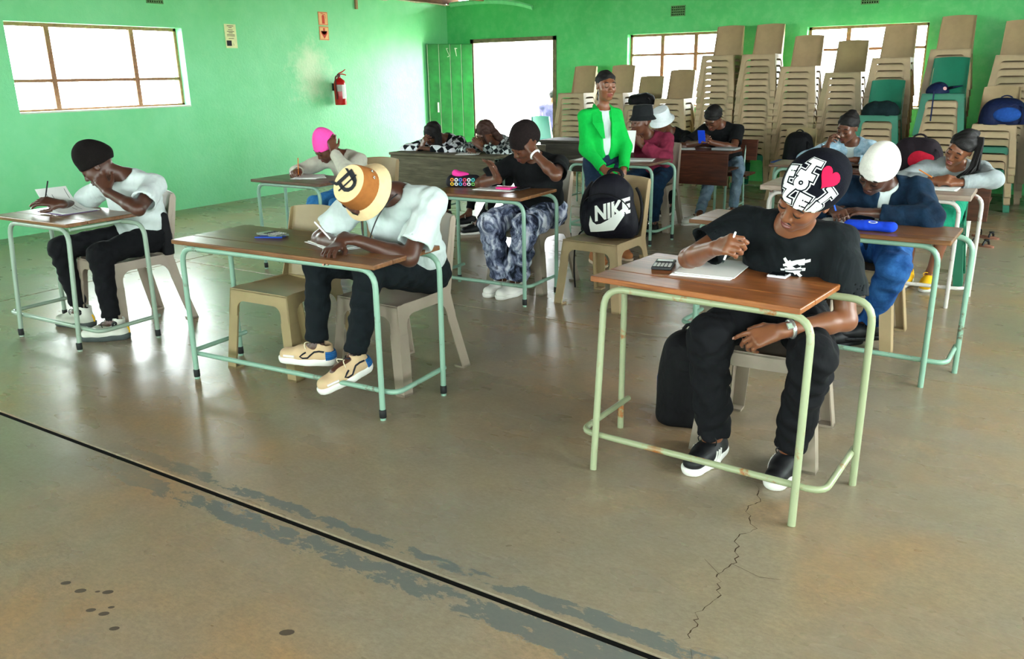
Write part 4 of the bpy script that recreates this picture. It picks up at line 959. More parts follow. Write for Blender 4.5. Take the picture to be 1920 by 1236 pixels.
S_WHITE = mat('shoe_white', (228, 226, 220), .6, .3, 0, .06); S_BLACK = mat('shoe_black', (10, 11, 14), .55, .35, 0, .2); S_BEIGE = mat('shoe_beige', (196, 168, 132), .7, .3, 0, .12); S_GREYS = mat('sole_grey', (66, 74, 72), .7, .3, 0, .2); S_CREAM = mat('shoe_offwhite', (206, 208, 196), .7, .3, 0, .08); S_YEL = mat('shoe_yellow', (242, 186, 20), .7, .3, 0, .1); S_TAN = mat('shoe_tan', (176, 112, 70), .8, .2, 0, .1); S_PEACH = mat('sole_peach', (222, 196, 170), .6, .3, 0, .1); S_LACE = mat('lace_cream', (226, 214, 184), .8, .2, 0, .05)
H_BROWN = fabric('hat_brown', (158, 98, 46), .1, .9, .25); H_CREAM = fabric('hat_cream', (222, 196, 150), .06, .9, .3); H_BLK = fabric('hat_black', (24, 26, 28)); H_WHT = fabric('hat_white', (224, 232, 234), .04)
# 1 front right: heart beanie
R = person('P3', 'person in black tee and heart-lettered beanie sitting at the nearest desk', dict(pelvis=(-.84, 3.38, .55), neck=(-.775, 3.19, .945), head=(-.695, 3.045, 1.07), face=(-.44, -.74, -.50), up=(.40, -.25, .87), shR=(-.965, 3.27, .925), shL=(-.60, 3.21, .885),
    wrR=(-.965, 2.885, .885), elR=(-.135, -.02, -.09), hdR=((.62, -.55, .28), (-.35, -.72, .55), (1.15, 1.2, 1.2, 1.1), .75), wrL=(-.725, 2.965, .585), elL=(.8, .5, -.5), hdL=((-.84, -.32, -.34), (.05, -.72, .6), (.25, .6, .75, .85), .25, .1),
    knR=(-.2, -1, .9), knL=(.45, -1, .9), anR=(-.965, 2.99, .095), anL=(-.675, 3.04, .095), ftR=(-.12, -1, 0), ftL=(-.02, -1, 0)), 'a', dict(m=C_CHAR, sleeve=.72, rs=(.064, .084, 0), inf=.02, fold=.005, name='t_shirt'), dict(m=C_BLACK2, r=(.098, .078, .060), fold=.008, len=.97), h=.005, ch=.007, s=1.03)
beanie(R, C_KNITN, tip=.035, low=.030, back=-.03, fat=1.07, lean=.02, cuff=False, h=.005, puff=1.5); HP_ = R['HP']; MB().tube([HP_(x, -.1005 + abs(x) * .12, -.0495 - abs(x) * .18) - R['base'] for x in np.linspace(-.024, .024, 9)], [.0008, .0016, .002, .002, .0016, .002, .002, .0016, .0008], 6).build('moustache', M_HAIR, R['root'], True); socks(R, C_BLACK2); shoes(R, 'chunk', S_BLACK, S_WHITE, S_BLACK)
# 2 bucket hat
R = person('P2', 'person in white tee and tan bucket hat writing with the head bowed', dict(pelvis=(-2.645, 3.22, .55), neck=(-2.545, 2.985, .985), head=(-2.575, 2.80, .995), face=(-.42, -.38, -.82), up=(.22, -.78, .60), shR=(-2.735, 2.96, .945), shL=(-2.355, 3.02, .945),
    wrR=(-2.69, 2.74, .765), elR=(-1, .2, -.3), hdR=((.2, -.6, -.05), (-.2, .1, 1), (.35, .35, .4, .5), .4), wrL=(-2.60, 2.77, .785), elL=(1, .2, -.4), hdL=((-.93, -.18, .1), (-.1, -.35, .85), (.75, .85, .95, 1.0), .75),
    knR=(-.5, -1, .9), knL=(0, -1, .9), anR=(-2.92, 2.76, .225), anL=(-2.645, 2.74, .215), ftR=(-.9, -.45, 0), ftL=(-.35, -.9, 0)), 'b', dict(m=C_WHITE2, sleeve=.78, rs=(.062, .080, 0), inf=.026, fold=.006, name='t_shirt', hem=.07), dict(m=C_NAVY, r=(.092, .066, .052), fold=.006, len=.92), h=.006, ch=.008, s=1.03, seed=4)
hat = bucket_hat(R, (H_BROWN, H_CREAM, H_CREAM, H_BROWN), s=.98, brim=.034, drop=.046, hgt=.10, r0=.095)
socks(R, C_BLACK2); shoes(R, 'chunk', S_BEIGE, S_WHITE, S_LACE, lift=(.135, .125), pitch=(-.05, .25))
# 3 left: dark beanie reader
R = person('P1', 'person in white tee and dark beanie resting the face on one hand', dict(pelvis=(-4.80, 3.16, .55), neck=(-4.79, 3.09, .945), head=(-4.855, 2.945, 1.015), face=(-.58, -.58, -.58), up=(-.15, -.2, .95), shR=(-4.97, 3.03, .875), shL=(-4.62, 3.16, .885),
    wrR=(-5.06, 2.80, .785), elR=(-1, .6, -.5), hdR=((-.5, -.6, .2), (.4, -.3, .8), (.4, .4, .5, .5), .5), wrL=(-4.72, 2.90, .865), elL=(.19, -.05, -.095), hdL=((-.70, .10, .68), (.55, -.75, .3), (.1, .3, .5, .6), .0, .3),
    knR=(-.7, -1, 1), knL=(-.1, -1, 1), anR=(-5.06, 2.80, .10), anL=(-4.625, 2.74, .10), ftR=(-.93, -.36, 0), ftL=(-.75, -.66, 0)), 'b', dict(m=C_WHITE, sleeve=.72, rs=(.060, .076, 0), inf=.022, fold=.006, name='t_shirt', hem=.09, zmin=.49), dict(m=C_BLACK2, r=(.092, .068, .050), len=.90, fold=.004), h=.006, ch=.008, seed=8)
beanie(R, C_KNIT, tip=.035, low=.02, back=-.02, fat=1.05, lean=-.03, puff=1.1); socks(R, C_BLACK2); shoes(R, 'boot', S_CREAM, S_GREYS, S_GREYS, lift=(0, 0))
# 4 camouflage trousers
R = person('P7', 'person in black tee, dark beanie and camouflage trousers leaning on a fist', dict(pelvis=(-3.06, 5.20, .55), neck=(-3.02, 5.06, .945), head=(-3.03, 4.935, 1.045), face=(-.38, -.72, -.58), up=(.05, -.45, .9), shR=(-3.195, 5.05, .895), shL=(-2.845, 5.09, .90),
    wrR=(-3.165, 4.80, .81), elR=(-1, .2, -.3), hdR=((-.25, -.25, .75), (.35, .85, .2), (.35, .45, .3, .1), .15, .3), wrL=(-2.93, 4.865, 1.0), elL=(1, 0, -.75), hdL=((-.55, .0, .8), (.3, -.9, .15), (1.2, 1.25, 1.25, 1.2), .6),
    knR=(-.3, -1, .9), knL=(.3, -1, .9), anR=(-3.165, 4.83, .095), anL=(-3.045, 4.82, .095), ftR=(-.1, -1, 0), ftL=(-.15, -1, 0)), 'c', dict(m=C_BLACK, sleeve=.75, rs=(.062, .074, 0), inf=.02, name='t_shirt', hem=.08), dict(m=C_CAMO, r=(.105, .088, .082), fold=.008, len=.94), h=.006, ch=.008, seed=12, fem=True, bulk=1.05)
beanie(R, C_KNITB, tip=.028, low=.03, back=-.03, fat=1.09, puff=1.2); socks(R, C_WHITE); shoes(R, 'chunk', S_WHITE, S_WHITE, S_WHITE)
b = MB(); w = np.array((-2.93, 4.865, 1.0)); d = nrm(w - R['el']['L']); q = nrm(np.cross(d, (0, 1, 0))); q2 = np.cross(d, q); w = w - d * .03
b.tube([w + .034 * (math.cos(t) * q + math.sin(t) * q2) - R['base'] for t in np.linspace(0, 2 * math.pi, 21)], .007, 8, False); b.build('bracelet', M_PAPER, R['root'], True)
# 5 pink beanie
R = person('P4', 'person in pink beanie and cream top writing beside the green wall', dict(pelvis=(-4.93, 5.33, .55), neck=(-4.95, 5.165, .88), head=(-5.0, 5.02, .955), face=(-.22, -.75, -.62), up=(.03, -.45, .9), shR=(-5.125, 5.15, .835), shL=(-4.79, 5.17, .845),
    wrR=(-5.14, 4.83, .775), elR=(-1, .3, -.3), hdR=((.3, -.8, .05), (-.3, -.2, .9), (.75, .8, .9, .95), .7), wrL=(-4.87, 4.97, .93), elL=(.9, -.1, -.8), hdL=((-.3, .2, .9), (.5, -.8, .2), (.5, .5, .6, .6), .3),
    knR=(-.2, -1, .9), knL=(.1, -1, .9), anR=(-5.08, 4.93, .095), anL=(-4.87, 4.95, .095)), 'c', dict(m=C_CREAM, sleeve=1.93, rs=(.068, .06, .045), inf=.02, name='sweater', scoop=False, hem=.04), dict(m=C_BLUEJ, r=(.092, .07, .055)), h=.008, ch=.009, s=.96, fem=True, seed=15)
beanie(R, C_PINK, tip=.045, low=.028, back=-.025, fat=1.04); shoes(R, 'sneak', S_WHITE, S_WHITE, S_WHITE)
# 6 diamond check, dreadlocks
R = person('P5', 'person in black and white diamond-check top with short dreadlocks, head on hand', dict(pelvis=(-5.50, 7.56, .55), neck=(-5.47, 7.28, .86), head=(-5.50, 7.10, .915), face=(-.35, -.55, -.78), up=(.25, -.7, .65), shR=(-5.67, 7.24, .805), shL=(-5.27, 7.27, .82),
    wrR=(-5.56, 6.98, .785), elR=(-1, .1, -.2), hdR=((.35, -.1, .5), (-.3, -.9, .2), (.5, .6, .6, .7), .4), wrL=(-5.42, 6.93, .775), elL=(1, .1, -.2), hdL=((-.9, -.1, .1), (0, -.2, 1), .4, .4),
    knR=(-.1, -1, .9), knL=(.1, -1, .9), anR=(-5.6, 7.12, .095), anL=(-5.4, 7.14, .095)), 'c', dict(m=C_DIAM, sleeve=1.95, rs=(.07, .062, .046), inf=.022, name='sweater', scoop=False), dict(m=C_BLACK2), h=.0085, ch=.010, s=.97, fem=True, seed=19)
short_hair(R, M_HAIR, .05, -.05, .012); P = R['HP']; rs = random.Random(5); st = []
for i in range(34):
    a = rs.uniform(.0, 1) * 2.0 - .1; x = .085 * math.cos(a * 1.6 - .4); y = .02 + .075 * math.sin(a * 1.6 - .4); p0 = P(x * .7, y, .09); p1 = P(x * 1.12, y * 1.1, .05); L = rs.uniform(.08, .15); p2 = p1 + V3(.02 * rs.uniform(-.5, 1), .0, -L * .5); st.append([p0, p1, p2, p2 + V3(.01, 0, -L * .5)])
strands(R, M_HAIR, st, name='dreadlocks', r=.009); shoes(R, 'sneak', S_BLACK, S_WHITE, S_WHITE)
# 7 plaid, long brown hair
R = person('P6', 'person in black and white plaid shirt with long brown hair bent over papers', dict(pelvis=(-4.84, 7.56, .55), neck=(-4.82, 7.32, .86), head=(-4.86, 7.14, .935), face=(-.15, -.72, -.66), up=(.1, -.5, .85), shR=(-5.0, 7.28, .80), shL=(-4.64, 7.30, .81),
    wrR=(-4.95, 6.98, .775), elR=(-1, .2, -.2), hdR=((.6, -.6, .1), (0, -.1, 1), .6, .5), wrL=(-4.78, 6.97, .80), elL=(1, .2, -.2), hdL=((-.5, -.2, .5), (.2, -.8, .4), .6, .5),
    knR=(-.2, -1, .8), knL=(.2, -1, .8), anR=(-4.98, 6.98, .12), anL=(-4.64, 6.66, .095), ftR=(-.6, -.8, 0), ftL=(-.5, -.85, 0)), 'c', dict(m=C_PLAID, sleeve=1.95, rs=(.068, .06, .046), inf=.02, name='shirt'), dict(m=C_BLACK2, r=(.088, .06, .045), len=.86), h=.0085, ch=.010, s=.97, fem=True, seed=22)
short_hair(R, M_HAIRB, .055, -.06, .012, bun=[((.055, .05, .04), (.085, .07, -.10), .045), ((.085, .07, -.10), (.10, .09, -.20), .04), ((-.06, .04, .03), (-.082, .04, -.08), .03)]); P = R['HP']
st = [[P(x * .6, -.05, .10), P(x, -.085, .04), P(x * 1.1, -.09, -.04), P(x * 1.1, -.095, -.11)] for x in (-.062, .056, .066, .074)]
strands(R, M_HAIRB, st, name='front_braids', r=.007); shoes(R, 'sneak', S_BLACK, S_WHITE, S_WHITE)
# 8 standing woman in green blazer
R = person('P8', 'woman in bright green blazer standing between the desks', dict(pelvis=(-3.02, 6.12, .80), neck=(-3.03, 6.12, 1.225), head=(-2.985, 6.085, 1.405), face=(.74, -.66, -.12), up=(.05, -.05, 1), shR=(-3.135, 6.02, 1.17), shL=(-2.955, 6.20, 1.17), hiplat=(.75, .66, 0),
    wrR=(-2.90, 5.90, .78), elR=(-.8, -.2, -.3), hdR=((.75, -.1, -.6), (-.1, -.95, .0), .35, .3), wrL=(-2.79, 6.02, .76), elL=(.3, .8, -.2), hdL=((.1, -.3, -.9), (.8, -.5, 0), .4, .3),
    knR=(.4, -.7, 0), knL=(.6, -.3, 0), anR=(-3.0, 5.99, .09), anL=(-2.93, 6.30, .09), ftR=(.75, -.65, 0), ftL=(.8, -.6, 0)), 'd', dict(m=C_GREEN, sleeve=1.92, rs=(.056, .054, .046), inf=.016, fold=.003, name='blazer', hem=.16, open=C_WHITE), dict(m=denim('jeans_navy', (24, 40, 62), (40, 60, 86)), r=(.085, .062, .055)), h=.0065, ch=.008, s=.93, fem=True, seed=26)
short_hair(R, M_HAIR, .062, -.05, .004, bun=[((0, .10, .0), (0, .115, -.08), .03), ((0, .115, -.08), (-.01, .11, -.13), .022)]); shoes(R, 'sneak', S_TAN, S_PEACH, S_TAN)
b = MB(); nk, fw, lat, sp, ba = R['A']['neck'], R['fw'], R['lat'], R['sp'], R['base']
for s_ in (-1, 1):
    e = [nk + lat * s_ * .055 - fw * .045 + sp * .03, nk + lat * s_ * .068 + fw * .03 + sp * .0, nk + lat * s_ * .075 + fw * .10 - sp * .10, nk + lat * s_ * .045 + fw * .135 - sp * .22]
    i = [nk + lat * s_ * .058 - fw * .04 + sp * .045, nk + lat * s_ * .048 + fw * .05 + sp * .005, nk + lat * s_ * .035 + fw * .118 - sp * .10, nk + lat * s_ * .028 + fw * .14 - sp * .22]
    o = [p + lat * s_ * w_ for p, w_ in zip(e, (.012, .03, .042, .004))]; n = len(e); vs = [p - ba + fw * .008 for p in i + o] + [p - ba for p in i + o]
    for k in range(n - 1): b.add([vs[k], vs[k + 1], vs[n + k + 1], vs[n + k], vs[2 * n + k], vs[2 * n + k + 1], vs[3 * n + k + 1], vs[3 * n + k]], [[0, 1, 2, 3], [7, 6, 5, 4], [0, 4, 5, 1], [2, 6, 7, 3], [1, 5, 6, 2], [3, 7, 4, 0]])
b.build('lapels', C_GREEN, R['root'], True)
# 9 maroon jacket, black bucket hat
R = person('P9', 'person in maroon jacket and black bucket hat reading a held sheet', dict(pelvis=(-3.27, 7.80, .55), neck=(-3.27, 7.64, .92), head=(-3.32, 7.535, 1.045), face=(-.5, -.86, -.05), up=(0, -.05, .98), shR=(-3.44, 7.60, .865), shL=(-3.10, 7.64, .87),
    wrR=(-3.36, 7.36, .85), elR=(-1, .2, -.5), hdR=((.2, -.2, .6), (-.3, -.9, .1), (.9, 1, 1, 1), .6), wrL=(-3.23, 7.38, .84), elL=(1, .1, -.6), hdL=((-.5, -.15, .6), (.3, -.9, .2), (1.1, 1.2, 1.2, 1.1), .6),
    knR=(-.2, -1, .9), knL=(.4, -1, .9), anR=(-3.3, 7.42, .095), anL=(-3.13, 7.45, .095)), 'c', dict(m=C_MAROON, sleeve=1.94, rs=(.078, .072, .052), inf=.026, fold=.006, name='jacket'), dict(m=C_DENIM), h=.0085, ch=.009, seed=30, fem=True, bulk=1.05)
bucket_hat(R, (H_BLK, H_BLK, H_BLK), s=1.06, brim=.026, drop=.034, off=(0, .02, .062)); shoes(R, 'sneak', S_BLACK, S_BLACK, S_BLACK)
# 10 white bucket hat behind
R = person('P10', 'person in black top and white bucket hat behind the maroon jacket', dict(pelvis=(-3.50, 8.98, .55), neck=(-3.50, 8.76, .88), head=(-3.56, 8.62, .985), face=(-.25, -.82, -.45), up=(0, -.4, .9), shR=(-3.68, 8.74, .83), shL=(-3.33, 8.76, .83),
    wrR=(-3.62, 8.45, .765), elR=(-1, .3, -.2), hdR=((.6, -.6, 0), (0, -.1, 1), .5, .4), wrL=(-3.42, 8.42, .765), elL=(1, .2, -.2), hdL=((-.8, -.3, 0), (0, -.1, 1), .5, .4),
    knR=(-.1, -1, .9), knL=(.1, -1, .9), anR=(-3.6, 8.55, .095), anL=(-3.42, 8.56, .095)), 'c', dict(m=C_BLACK, sleeve=.8, rs=(.06, .068, 0), name='t_shirt'), dict(m=C_BLACK2), h=.009, ch=.010, seed=33)
bucket_hat(R, (H_WHT, H_WHT, H_WHT), s=1.08, brim=.034, drop=.035, off=(0, .015, .045)); shoes(R, 'sneak', S_BLACK, S_WHITE, S_WHITE)
# 11 phone user
R = person('P11', 'person in black tee and faded jeans looking down at a blue phone', dict(pelvis=(-2.93, 8.98, .55), neck=(-2.955, 8.80, .955), head=(-3.0, 8.66, 1.03), face=(-.18, -.68, -.72), up=(.05, -.6, .8), shR=(-3.12, 8.76, .895), shL=(-2.765, 8.79, .90),
    wrR=(-3.06, 8.42, .79), elR=(-1, .3, -.4), hdR=((.55, -.45, .3), (-.3, -.8, .3), (.7, .7, .8, .8), .5), wrL=(-2.93, 8.42, .80), elL=(1, .4, -.5), hdL=((-.6, -.35, .35), (.2, -.9, .2), (.8, .9, .9, .9), .5),
    knR=(-.1, -1, .6), knL=(.5, -1, .7), anR=(-2.90, 8.10, .095), anL=(-2.72, 8.62, .095), ftR=(-.7, -.7, 0)), 'c', dict(m=C_BLACK, sleeve=.72, rs=(.06, .07, 0), inf=.018, name='t_shirt', hem=.06), dict(m=C_JEANSP, r=(.086, .062, .05)), h=.0085, ch=.009, seed=36)
short_hair(R, M_HAIR, .045, -.055, .010); shoes(R, 'sneak', S_CREAM, S_WHITE, S_WHITE)
# 12 pale denim shirt
R = person('P12', 'woman in pale blue denim shirt over white top, hair tied back', dict(pelvis=(-1.48, 8.12, .55), neck=(-1.455, 7.88, .885), head=(-1.48, 7.74, 1.015), face=(-.28, -.85, -.42), up=(.05, -.3, .95), shR=(-1.63, 7.86, .83), shL=(-1.30, 7.87, .835),
    wrR=(-1.60, 7.56, .86), elR=(-1, .2, -.6), hdR=((.2, -.4, .5), (-.2, -.6, .7), (.8, .8, .9, .9), .6), wrL=(-1.36, 7.52, .765), elL=(1, .2, -.3), hdL=((-.9, -.3, 0), (0, -.1, 1), .4, .4),
    knR=(-.2, -1, .9), knL=(.2, -1, .9), anR=(-1.58, 7.72, .095), anL=(-1.38, 7.72, .095)), 'c', dict(m=C_DENIML, sleeve=1.9, rs=(.07, .062, .05), inf=.02, name='shirt', open=C_WHITE), dict(m=C_DENIM), h=.0075, ch=.009, seed=40, fem=True)
short_hair(R, M_HAIR, .058, -.05, .006, bun=[((0, .08, .09), (0, .12, .06), .035)]); shoes(R, 'sneak', S_WHITE, S_WHITE, S_WHITE)
# 13 white beanie, dark denim jacket
R = person('P13', 'person in white beanie and dark denim jacket writing with a blue pen', dict(pelvis=(-.76, 5.06, .55), neck=(-.705, 4.875, .905), head=(-.735, 4.745, .985), face=(-.36, -.66, -.66), up=(.22, -.42, .86), shR=(-.90, 4.84, .865), shL=(-.545, 4.89, .87),
    wrR=(-.905, 4.60, .785), elR=(-1, .4, -.1), hdR=((.35, -.75, .0), (-.2, -.2, .9), (.8, .85, .95, 1.), .7), wrL=(-.70, 4.60, .785), elL=(1, .15, -.1), hdL=((-.85, -.25, .05), (.0, -.2, 1), (.2, .3, .35, .45), .3, .15),
    knR=(-.6, -1, .9), knL=(.4, -1, .9), anR=(-.80, 4.80, .095), anL=(-.70, 4.84, .13), ftR=(-.6, -.7, 0), ftL=(-.8, -.6, 0)), 'b', dict(m=C_DENIM, sleeve=1.93, rs=(.076, .070, .05), inf=.026, fold=.005, name='denim_jacket', open=C_WHITE, hem=.06), dict(m=C_JEANS, r=(.105, .085, .062), fold=.006, len=.94), h=.0065, ch=.008, seed=44, bulk=1.08)
beanie(R, C_KNITW, tip=.03, low=.028, back=-.04, fat=1.05); shoes(R, 'sneak', S_BLACK, S_BLACK, S_BLACK, lift=(0, .035))
# 14 long braids, grey top, yellow shoes
R = person('P14', 'woman in grey top with long black braids and yellow shoes', dict(pelvis=(-.62, 6.84, .55), neck=(-.53, 6.62, .855), head=(-.50, 6.50, .965), face=(-.38, -.78, -.42), up=(.38, -.22, .88), shR=(-.70, 6.55, .815), shL=(-.365, 6.60, .815),
    wrR=(-.61, 6.20, .775), elR=(-1, .2, -.1), hdR=((.75, -.2, .15), (-.1, -.6, .7), (.8, .9, .9, .9), .6), wrL=(-.46, 6.20, .770), elL=(1, .1, .0), hdL=((-.9, -.1, .05), (.1, -.4, .9), (.7, .8, .8, .8), .5),
    knR=(-.1, -1, .9), knL=(.25, -1, .9), anR=(-.73, 6.46, .095), anL=(-.57, 6.42, .095), ftR=(-.05, -1, 0), ftL=(-.05, -1, 0)), 'd', dict(m=C_GREY, sleeve=1.93, rs=(.064, .057, .046), inf=.018, name='shirt', hem=.05), dict(m=C_SKGREEN, len=.08, skirt=True, name='skirt', r=(.10, .08, .05)), h=.0065, ch=.008, s=.97, fem=True, seed=48)
short_hair(R, M_HAIR, .062, -.05, .008, bun=[((0, .05, .10), (.02, .09, .09), .035)]); P = R['HP']; st = []; rs = random.Random(9)
for i in range(44):
    a = rs.uniform(0, 1); p0 = P(.03 + .03 * a, .06, .10); p1 = P(.085 + .02 * a, .03 + .03 * a, .02 + .05 * a); x = rs.uniform(.0, .05); p2 = V3(-.42 + x, 6.47 + rs.uniform(-.05, .07), .86 - .03 * a); st.append([p0, (p0 + p1) / 2 + V3(.015, 0, .02), p1, p2, p2 + V3(-.02 - .10 * a, -.05, -.05 - .03 * a)])
strands(R, M_HAIR, st, name='braids', r=.008); shoes(R, 'sneak', S_YEL, S_WHITE, S_YEL)
# 15 outside the door
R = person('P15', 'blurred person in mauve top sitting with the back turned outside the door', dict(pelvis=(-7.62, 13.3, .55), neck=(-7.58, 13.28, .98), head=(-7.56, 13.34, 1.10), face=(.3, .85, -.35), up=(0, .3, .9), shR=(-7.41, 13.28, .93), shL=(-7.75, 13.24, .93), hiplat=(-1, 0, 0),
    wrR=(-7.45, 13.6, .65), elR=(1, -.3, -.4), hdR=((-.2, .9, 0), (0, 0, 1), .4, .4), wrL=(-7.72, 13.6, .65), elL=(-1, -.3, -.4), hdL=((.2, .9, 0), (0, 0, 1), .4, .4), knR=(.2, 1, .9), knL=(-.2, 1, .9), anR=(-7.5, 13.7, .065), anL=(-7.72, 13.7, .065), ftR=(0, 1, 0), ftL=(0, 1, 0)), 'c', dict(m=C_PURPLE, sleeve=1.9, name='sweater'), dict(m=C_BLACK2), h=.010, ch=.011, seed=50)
short_hair(R, M_HAIR, .045, -.055, .006); shoes(R, 'sneak', S_BLACK, S_BLACK, S_BLACK, lift=(-.03, -.03))
chair('pale teal plastic chair outside the open door', -7.62, 13.22, math.pi, chair_material('chair_teal_shaded', (22, 76, 78)), -.03)  # teal darkened, the veranda shade is in the colour
# ------------------------------------------------------------------ things on desks, bags, marks
def paper(label, x, y, z, w, d, rz=0, n=2, m=None, group='papers on the desks', jit=.12, lines=True, name='exam_paper', th=.0025):
    r = thing(name, label, 'paper', (x, y, z), rz, group)
    for i in range(n):
        a = random.uniform(-jit, jit) if i else 0; c, s = math.cos(a), math.sin(a); dx, dy = (random.uniform(-.02, .02), random.uniform(-.015, .015)) if i else (0, 0); k = n - 1 - i
        b = MB().box((-w / 2, -d / 2, k * th + .0006), (w / 2, d / 2, (k + 1) * th)); b.xf(lambda px, py, pz: (c * px - s * py + dx, s * px + c * py + dy, pz)); sh = b.build('sheet', m or M_PAPER, r)
    if lines:
        M_GR = mat('printed_grey', (120, 124, 130), .8, .2, 0, 0); ms = []
        for k in range(7): yy = d * (.36 - .1 * k); ms.append(poly2d([(-w * .38, yy), (w * random.uniform(.1, .38), yy), (w * .1, yy + .0022), (-w * .38, yy + .0022)]))
        decal('print', join2d(*ms), (0, 0, n * th), (0, 0, 1), (0, 1, 0), M_GR, None, .0006, r)
    return r
def pen(label, p, q, m, r=.0042, tip=None, cat='pen', name='pen'):
    p, q = np.asarray(p, float), np.asarray(q, float); u = nrm(q - p); L = np.linalg.norm(q - p); t = thing(name, label, cat, p)
    MB().tube([u * .012, u * (L - .004), u * L], [r, r, r * .7], 8).build('barrel', m, t, True); MB().tube([u * 0, u * .006, u * .0125], [.0008, r * .6, r * .98], 8).build('tip', tip or M_INK, t, True)
    return t
def calculator(label, x, y, z, rz, m, w=.08, d=.155):
    r = thing('calculator', label, 'calculator', (x, y, z), rz); MB().box((-w / 2, -d / 2, 0), (w / 2, d / 2, .013), .004).build('case', m, r); MB().box((-w * .4, d * .2, .0125), (w * .4, d * .4, .0145), .0008).build('screen', mat('lcd_grey_green', (150, 166, 146), .3, .5), r)
    km = MB().box((-.0055, -.004, 0), (.0055, .004, .003), .001).mesh('key'); mk = mat('calculator_key', (176, 178, 172), .6, .3); mk2 = mat('calculator_key_dark', (60, 62, 66), .6, .3)
    for j in range(6):
        for i in range(5):
            o = link('key', km, mk, r); o.location = ((i - 2) * w * .18, d * (.13 - .105 * j), .0125)
            if j < 2: o.material_slots[0].link = 'OBJECT'; o.material_slots[0].material = mk2
    return r
ZT = .7355
# nearest desk
calculator('dark scientific calculator on the nearest desk', -1.235, 3.07, .7525, .25, mat('calculator_black', (30, 32, 34), .5, .4))
pp = thing('question_paper', 'white question paper with red print on the nearest desk', 'paper', (-1.045, 3.11, .7525), .06, 'papers on the desks')
for k, (dx, dy, a) in enumerate(((-.012, -.012, .04), (-.004, -.008, .02), (.006, .004, 0))):
    b = MB().box((-.115, -.15, k * .003), (.115, .15, k * .003 + .0026)); c, s = math.cos(a), math.sin(a); b.xf(lambda x, y, z: (c * x - s * y + dx, s * x + c * y + dy, z)); b.build('sheet', M_PAPER, pp)
M_RPR = mat('print_red', (206, 74, 66), .8, .2, 0, 0)
decal('print', join2d(*[poly2d([(-.122 + .004 * (k % 2), -.13 + k * .018), (-.112, -.13 + k * .018), (-.112, -.122 + k * .018), (-.122, -.122 + k * .018)]) for k in range(13)], poly2d([(-.03, -.158), (.025, -.158), (.025, -.1535), (-.03, -.1535)])), (0, 0, .0029), (0, 0, 1), (0, 1, 0), M_RPR, None, .0003, pp)
ph = thing('phone', 'phone with black screen and pale case lying on the nearest desk', 'phone', (-.785, 3.15, .7525), -.06); MB().box((-.036, -.075, 0), (.036, .075, .010), .004).build('case', mat('phone_case_white', (214, 212, 220), .3, .5), ph); MB().box((-.032, -.066, .0095), (.032, .071, .0108), .0006).build('screen', mat('screen_black', (8, 10, 16), .08, .6, 0, 0), ph); MB().lathe([(.001, .0), (.003, .0005), (.003, .0012), (.0005, .0012)], 12, (0, -.0705, .0098)).build('camera_hole', M_INK, ph)
# bucket-hat desk
calculator('grey-green calculator on the wide brown desk', -3.27, 2.86, ZT, 1.45, mat('calculator_olive', (104, 116, 100), .5, .4), .08, .17)
pen('blue and silver pen lying in front of the grey-green calculator', (-3.15, 2.83, ZT + .005), (-3.29, 2.76, ZT + .005), mat('pen_blue', (26, 70, 170), .4, .5))
pen('thin dark blue pen beside the grey-green calculator', (-3.31, 2.80, ZT + .005), (-3.17, 2.855, ZT + .005), mat('pen_darkblue', (24, 40, 96), .4, .5))
paper('crumpled white sheets under the hand of the bucket-hat writer', -2.80, 2.86, ZT, .21, .29, 1.2, 3, jit=.25)
pen('white pencil held by the person in the bucket hat', (-2.71, 2.755, ZT + .006), (-2.83, 2.73, .86), M_PAPER)
# left desk booklet: lower sheets and one raised curling page
bk = thing('exam_booklet', 'open printed booklet with a curling page on the left desk', 'paper', (-5.08, 2.84, ZT), -.05, 'papers on the desks')
MB().box((-.16, -.10, 0), (.14, .13, .004)).build('sheet', M_PAPER, bk); MB().box((-.14, -.115, -.0003), (.16, .11, .0022)).build('sheet', mat('booklet_violet', (120, 100, 140), .8, .2), bk)
g = []; nn = 12
for j in range(2):
    for i in range(nn + 1): t = i / nn; g.append([(.16 - .33 * t * (1 - .12 * t), (-.09 if j == 0 else .10) - .02 * t, .006 + .13 * t * t * t)])
b = MB(); rings = [[g[i][0], g[nn + 1 + i][0]] for i in range(nn + 1)]; vs = [p for r_ in rings for p in r_] + [(p[0], p[1], p[2] + .0015) for r_ in rings for p in r_]; m_ = 2 * (nn + 1); fs = []
for i in range(nn): a = 2 * i; fs += [[a, a + 2, a + 3, a + 1], [m_ + a, m_ + a + 1, m_ + a + 3, m_ + a + 2], [a, m_ + a, m_ + a + 2, a + 2], [a + 1, a + 3, m_ + a + 3, m_ + a + 1]]
fs += [[0, 1, m_ + 1, m_], [m_ - 2, 2 * m_ - 2, 2 * m_ - 1, m_ - 1]]; pg = b.add(vs, fs).build('raised_page', M_PAPER, bk, True); cv = b
bv = BVHTree.FromPolygons([Vector(v) for v in cv.v], cv.f); decal('print', join2d(*[poly2d([(x0, y0), (x0 + l, y0), (x0 + l, y0 + .003), (x0, y0 + .003)]) for x0, y0, l in ((-.11, -.06, .09), (-.10, -.03, .05), (.02, .02, .06), (-.02, .05, .10), (-.12, .06, .05))]), (0, 0, .1), (0, 0, 1), (0, 1, 0), M_INK, bv, .001, bk, sub=.02)
pen('black pen held beside the raised page on the left desk', (-5.14, 2.74, .79), (-5.17, 2.80, .92), M_BLK)
# pink beanie desk
paper('loose white papers in front of the pink-beanie writer', -4.99, 4.80, ZT, .21, .28, .6, 3, jit=.3); pen('orange pencil held by the pink-beanie writer', (-5.06, 4.75, ZT + .008), (-5.13, 4.83, .88), mat('pencil_orange', (222, 130, 52), .5, .4), cat='pencil', name='pencil')
